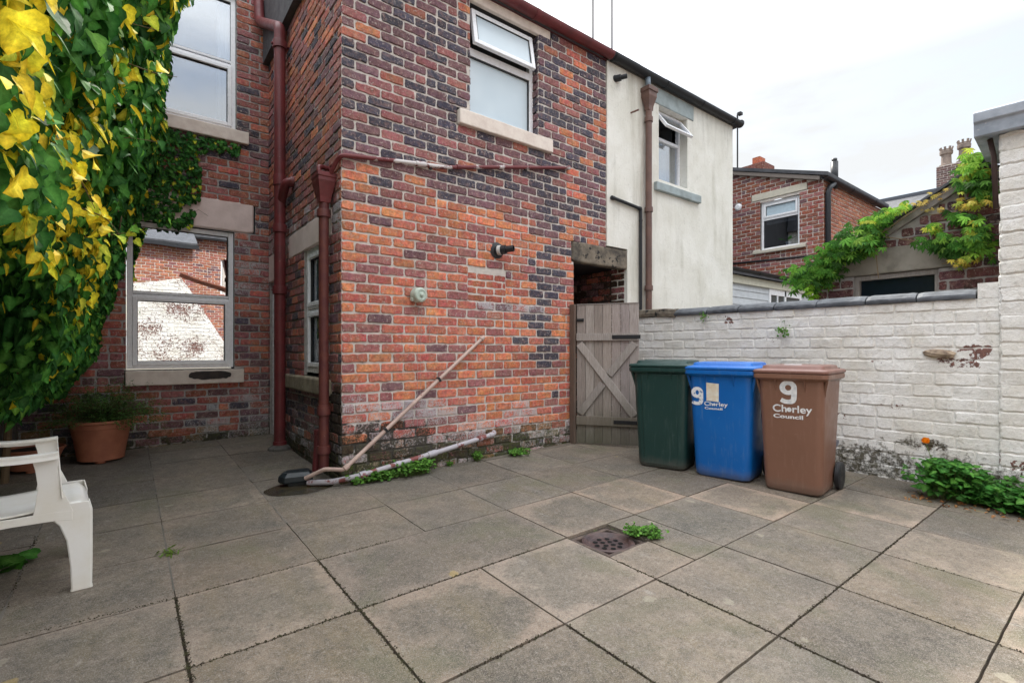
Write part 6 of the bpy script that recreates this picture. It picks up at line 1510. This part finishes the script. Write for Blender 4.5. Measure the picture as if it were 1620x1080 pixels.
part('verge', plain('grey_verge_mortar', (.22, .19, .17), .9), FHs, lambda m: m.prism([(XF - .10, 4.5, 4.88), (XF - .10, 8.6, 6.25), (XF - .10, 8.6, 6.335), (XF - .10, 4.5, 4.965)], (.14, 0, 0)))
part('gutter', MBLACKPL, FHs, lambda m: gutter(m, (XF - .15, 4.38, 4.93), (15.95, 4.38, 4.93), .075, (1.5, 3.0)))
part('downpipe', MBLACKPL, FHs, lambda m: m.tube(arc([(XF + .35, 4.38, 4.85), (XF + .1, 4.37, 4.72), (XF + .06, 4.39, 4.6), (XF + .06, 4.39, -.2)], .06), .055, 12), smooth=True)
part('downpipe', MBLACKPL, FHs, lambda m: m.tube([(15.7, 4.38, 4.85), (15.7, 4.38, -.2)], .05, 10), smooth=True)
part('flue', MBLACKPL, FHs, lambda m: (m.tube([(XF + .55, 4.44, 4.80), (XF + .55, 4.44, 5.40)], .075, 14), m.tube([(XF + .55, 4.44, 5.40), (XF + .55, 4.44, 5.47)], .055, 14)), smooth=True)
part('cable', MBLACKPL, FHs, lambda m: m.tube([(XF - .02, 7.0, 3.36), (XF - .02, 5.6, 3.30), (XF - .02, 4.6, 3.26)], .022, 8))
part('vent', MUPVC, FHs, lambda m: m.lathe([(.0, .05), (.05, .05), (.085, .03), (.09, 0)], (XF, 6.37, 5.0 - .28), (-1, 0, 0), 18))
part('chimney', [MB_, MMORT], FHs, lambda m: (m.box(13.2, 13.8, 6.3, 7.0, 5.2, 6.12, mi=0, col=(.20, .07, .05, 1)), m.box(13.3, 13.6, 6.45, 6.65, 6.12, 6.32, mi=0, col=(.5, .14, .07, 1))))
# white extension between
EX = empty('white_extension', 'low white clad extension with black roof edge in front of the alley house', 'extension')
ye = 4.62
def ext(m):
    for i in range(16): m.prism([(8.3, ye, .3 + i * .13), (8.3, ye - .016, .3 + i * .13), (8.3, ye - .004, .425 + i * .13), (8.3, ye, .425 + i * .13)], (1.55, 0, 0))
    m.box(8.3, 11.9, ye + .001, ye + .1, -.3, 2.45)
part('cladding', plain('white_boards', (.60, .63, .66), .5), EX, ext)
part('fascia', plain('cream_fascia', (.66, .64, .52), .5), EX, lambda m: m.box(8.3, 11.95, ye - .06, ye - .02, 2.36, 2.50), bevel=.004)
part('roof', MSLATE, EX, lambda m: m.prism([(8.25, ye - .14, 2.50), (8.25, ye + 1.6, 2.95), (8.25, ye + 1.6, 3.05), (8.25, ye - .14, 2.58)], (3.75, 0, 0)))
part('gutter', MBLACKPL, EX, lambda m: gutter(m, (8.2, ye - .12, 2.60), (10.35, ye - .12, 2.60), .06, (1.0,)))
we_ = part('window', MUPVC, EX, lambda m: (m.box(9.85, 9.92, ye - .03, ye, 1.2, 2.36), m.box(10.5, 10.57, ye - .03, ye, 1.2, 2.36), m.box(11.2, 11.27, ye - .03, ye, 1.2, 2.36), m.box(9.92, 11.2, ye - .03, ye, 2.24, 2.36), m.box(10.18, 10.22, ye - .03, ye, 1.2, 2.24)), bevel=.004)
part('pane', plain('grey_pane', (.08, .10, .10), .15), we_, lambda m: m.box(9.92, 11.2, ye - .012, ye - .006, 1.2, 2.24))
# far terrace: slate roof and chimney with crown pots
FT = empty('far_terrace', 'distant terrace with dark slate roof and tall brick chimney stack', 'house')
part('wall', [MB_, MMORT], FT, lambda m: m.box(21.2, 28.5, -6, 12.0, -.3, 5.0, mi=0, col=(.22, .08, .06, 1)))
ft = MB(); ft.prism([(21, -6, 5.0), (24.7, -6, 7.33), (28.6, -6, 5.0)], (0, 19, 0)); ft.build('roof', MSLATE, FT)
part('ridge', plain('grey_ridge', (.10, .11, .13), .7), FT, lambda m: m.box(24.6, 24.8, -6, 13, 7.28, 7.40))
CX_, CY_ = 26.3, 4.95
def chim(m):
    r = random.Random(5); nC = 22
    fr = Fr((CX_ - .45, CY_ + .5, 0), (0, -1, 0), (-1, 0, 0)); brickwall(m, fr, 0, 1.0, 6.5, 8.55, lambda u, z, rr: pick(rr, [(1, (.17, .10, .09)), (1, (.11, .07, .07))]), lambda u, z: (.2, .1, 0, 1), seed=101, mgrid=.5)
    m.box(CX_ - .44, CX_ + .45, CY_ - .5, CY_ + .5, 6.0, 8.56, mi=1)
part('chimney', [MB_, MMORT], FT, chim)
for yy, hh in ((CY_ + .26, .80), (CY_ - .28, .92)):
    part('chimney_pot', weathered('buff_clay_pot', (.33, .26, .22), (.19, .15, .13), .85, 5, 30, .006), FT, lambda m: (m.lathe([(.24, 0), (.24, hh * .12), (.17, hh * .16), (.16, hh * .62), (.21, hh * .66), (.22, hh * .80), (.17, hh * .84), (.165, hh * .90)], (CX_ - .1, yy, 8.55), (0, 0, 1), 12), [m.bar((CX_ - .1 + .17 * math.cos(t), yy + .17 * math.sin(t), 8.55 + hh * .84), (CX_ - .1 + .21 * math.cos(t), yy + .21 * math.sin(t), 8.55 + hh * 1.0), .07, .04) for t in [R(45 * q) for q in range(8)]]))

# ------------------------------------------------------------------ behind the camera: what the window mirrors
BK = empty('back_outhouse', 'white painted brick outhouse closing the yard behind the viewer', 'outhouse')
FK = Fr((0, -1.65, 0), (-1, 0, 0), (0, 1, 0))     # u = -X, facing +Y
def topK(u):
    x = -u; return 2.2 if x < .12 else (2.88 + .22 * (x - .12) if x < 1.15 else max(1.0, 3.1 - (x - 1.15) * 1.7))
part('wall', [MPB, MB_, MMORT], BK, lambda m: (brickwall(m, FK, -2.6, 1.1, -.35, 3.15, lambda u, z, r: (1, 1, 1), lambda u, z: (.60 + .25 * nz(u, z, 2, 2), .46 + .35 * nz(u, z, 5, 1.5), 0, 1), course=.10, module=.27, seed=111, relief=.01, jit=.007, bmi=0, mmi=0, wrand=False, top=topK, mgrid=.12), m.prism([(1.5, -1.68, -.3), (1.15, -1.68, 3.0), (.12, -1.68, 2.8), (.12, -1.68, 2.1), (-1.1, -1.68, 2.1), (-1.1, -1.68, -.3)], (0, -.1, 0), mi=0)))
part('lean_to_roof', weathered('rusty_sheet', (.28, .10, .06), (.14, .06, .045), .8, 5, 30, .004), BK, lambda m: m.prism([(1.15, -1.85, 3.25), (6.0, -1.85, 1.6), (6.0, -2.6, 1.6), (1.15, -2.6, 3.25)], (0, 0, .04)))
BH = empty('back_house', 'brick terrace house with slate roof and white window behind the viewer', 'house')
FBH = Fr((0, -7.0, 0), (-1, 0, 0), (0, 1, 0))
part('wall', [MB_, MMORT], BH, lambda m: (brickwall(m, FBH, -6.5, -.9, -.3, 5.25, lambda u, z, r: pick(r, [(2, (.42, .16, .09)), (2, RBR), (1, DPU)]), lambda u, z: (.1, 0, 0, 1), [(-3.6, -2.75, 3.2, 4.6)], seed=121, mgrid=.6), m.box(.9, 6.5, -7.4, -7.05, -.3, 5.25, mi=1)))
part('wall', [MB_, MMORT], BH, lambda m: (brickwall(m, Fr((0, -5.4, 0), (-1, 0, 0), (0, 1, 0)), -1.75, 2.0, -.3, 4.6, lambda u, z, r: pick(r, [(2, (.45, .17, .09)), (2, (.36, .12, .07)), (1, PUR)]), lambda u, z: (.1, .1, 0, 1), seed=122, mgrid=.6), m.box(-2, 1.75, -7, -5.45, -.3, 4.6, mi=1)))
part('roof', MSLATE, BH, lambda m: (m.prism([(-2.2, -5.1, 4.55), (1.85, -5.1, 4.55), (1.85, -7.2, 5.5), (-2.2, -7.2, 5.5)], (0, 0, .12)), m.prism([(.8, -6.7, 5.2), (7, -6.7, 5.2), (7, -9, 6.6), (.8, -9, 6.6)], (0, 0, .12))))
part('gutter', MBLACKPL, BH, lambda m: (m.box(-2.2, 1.9, -5.2, -5.08, 4.50, 4.62), m.box(1.5, 7, -6.85, -6.72, 5.15, 5.28)))
window(BH, FBH, -3.6, -2.75, 3.2, 4.6, -.03, MGLASS_DIM, lights=[(-3.54, -2.81, 3.26, 4.54, False)], inner=MROOM)
for o in list(bpy.data.objects):
    if '_w' in o: del o['_w']
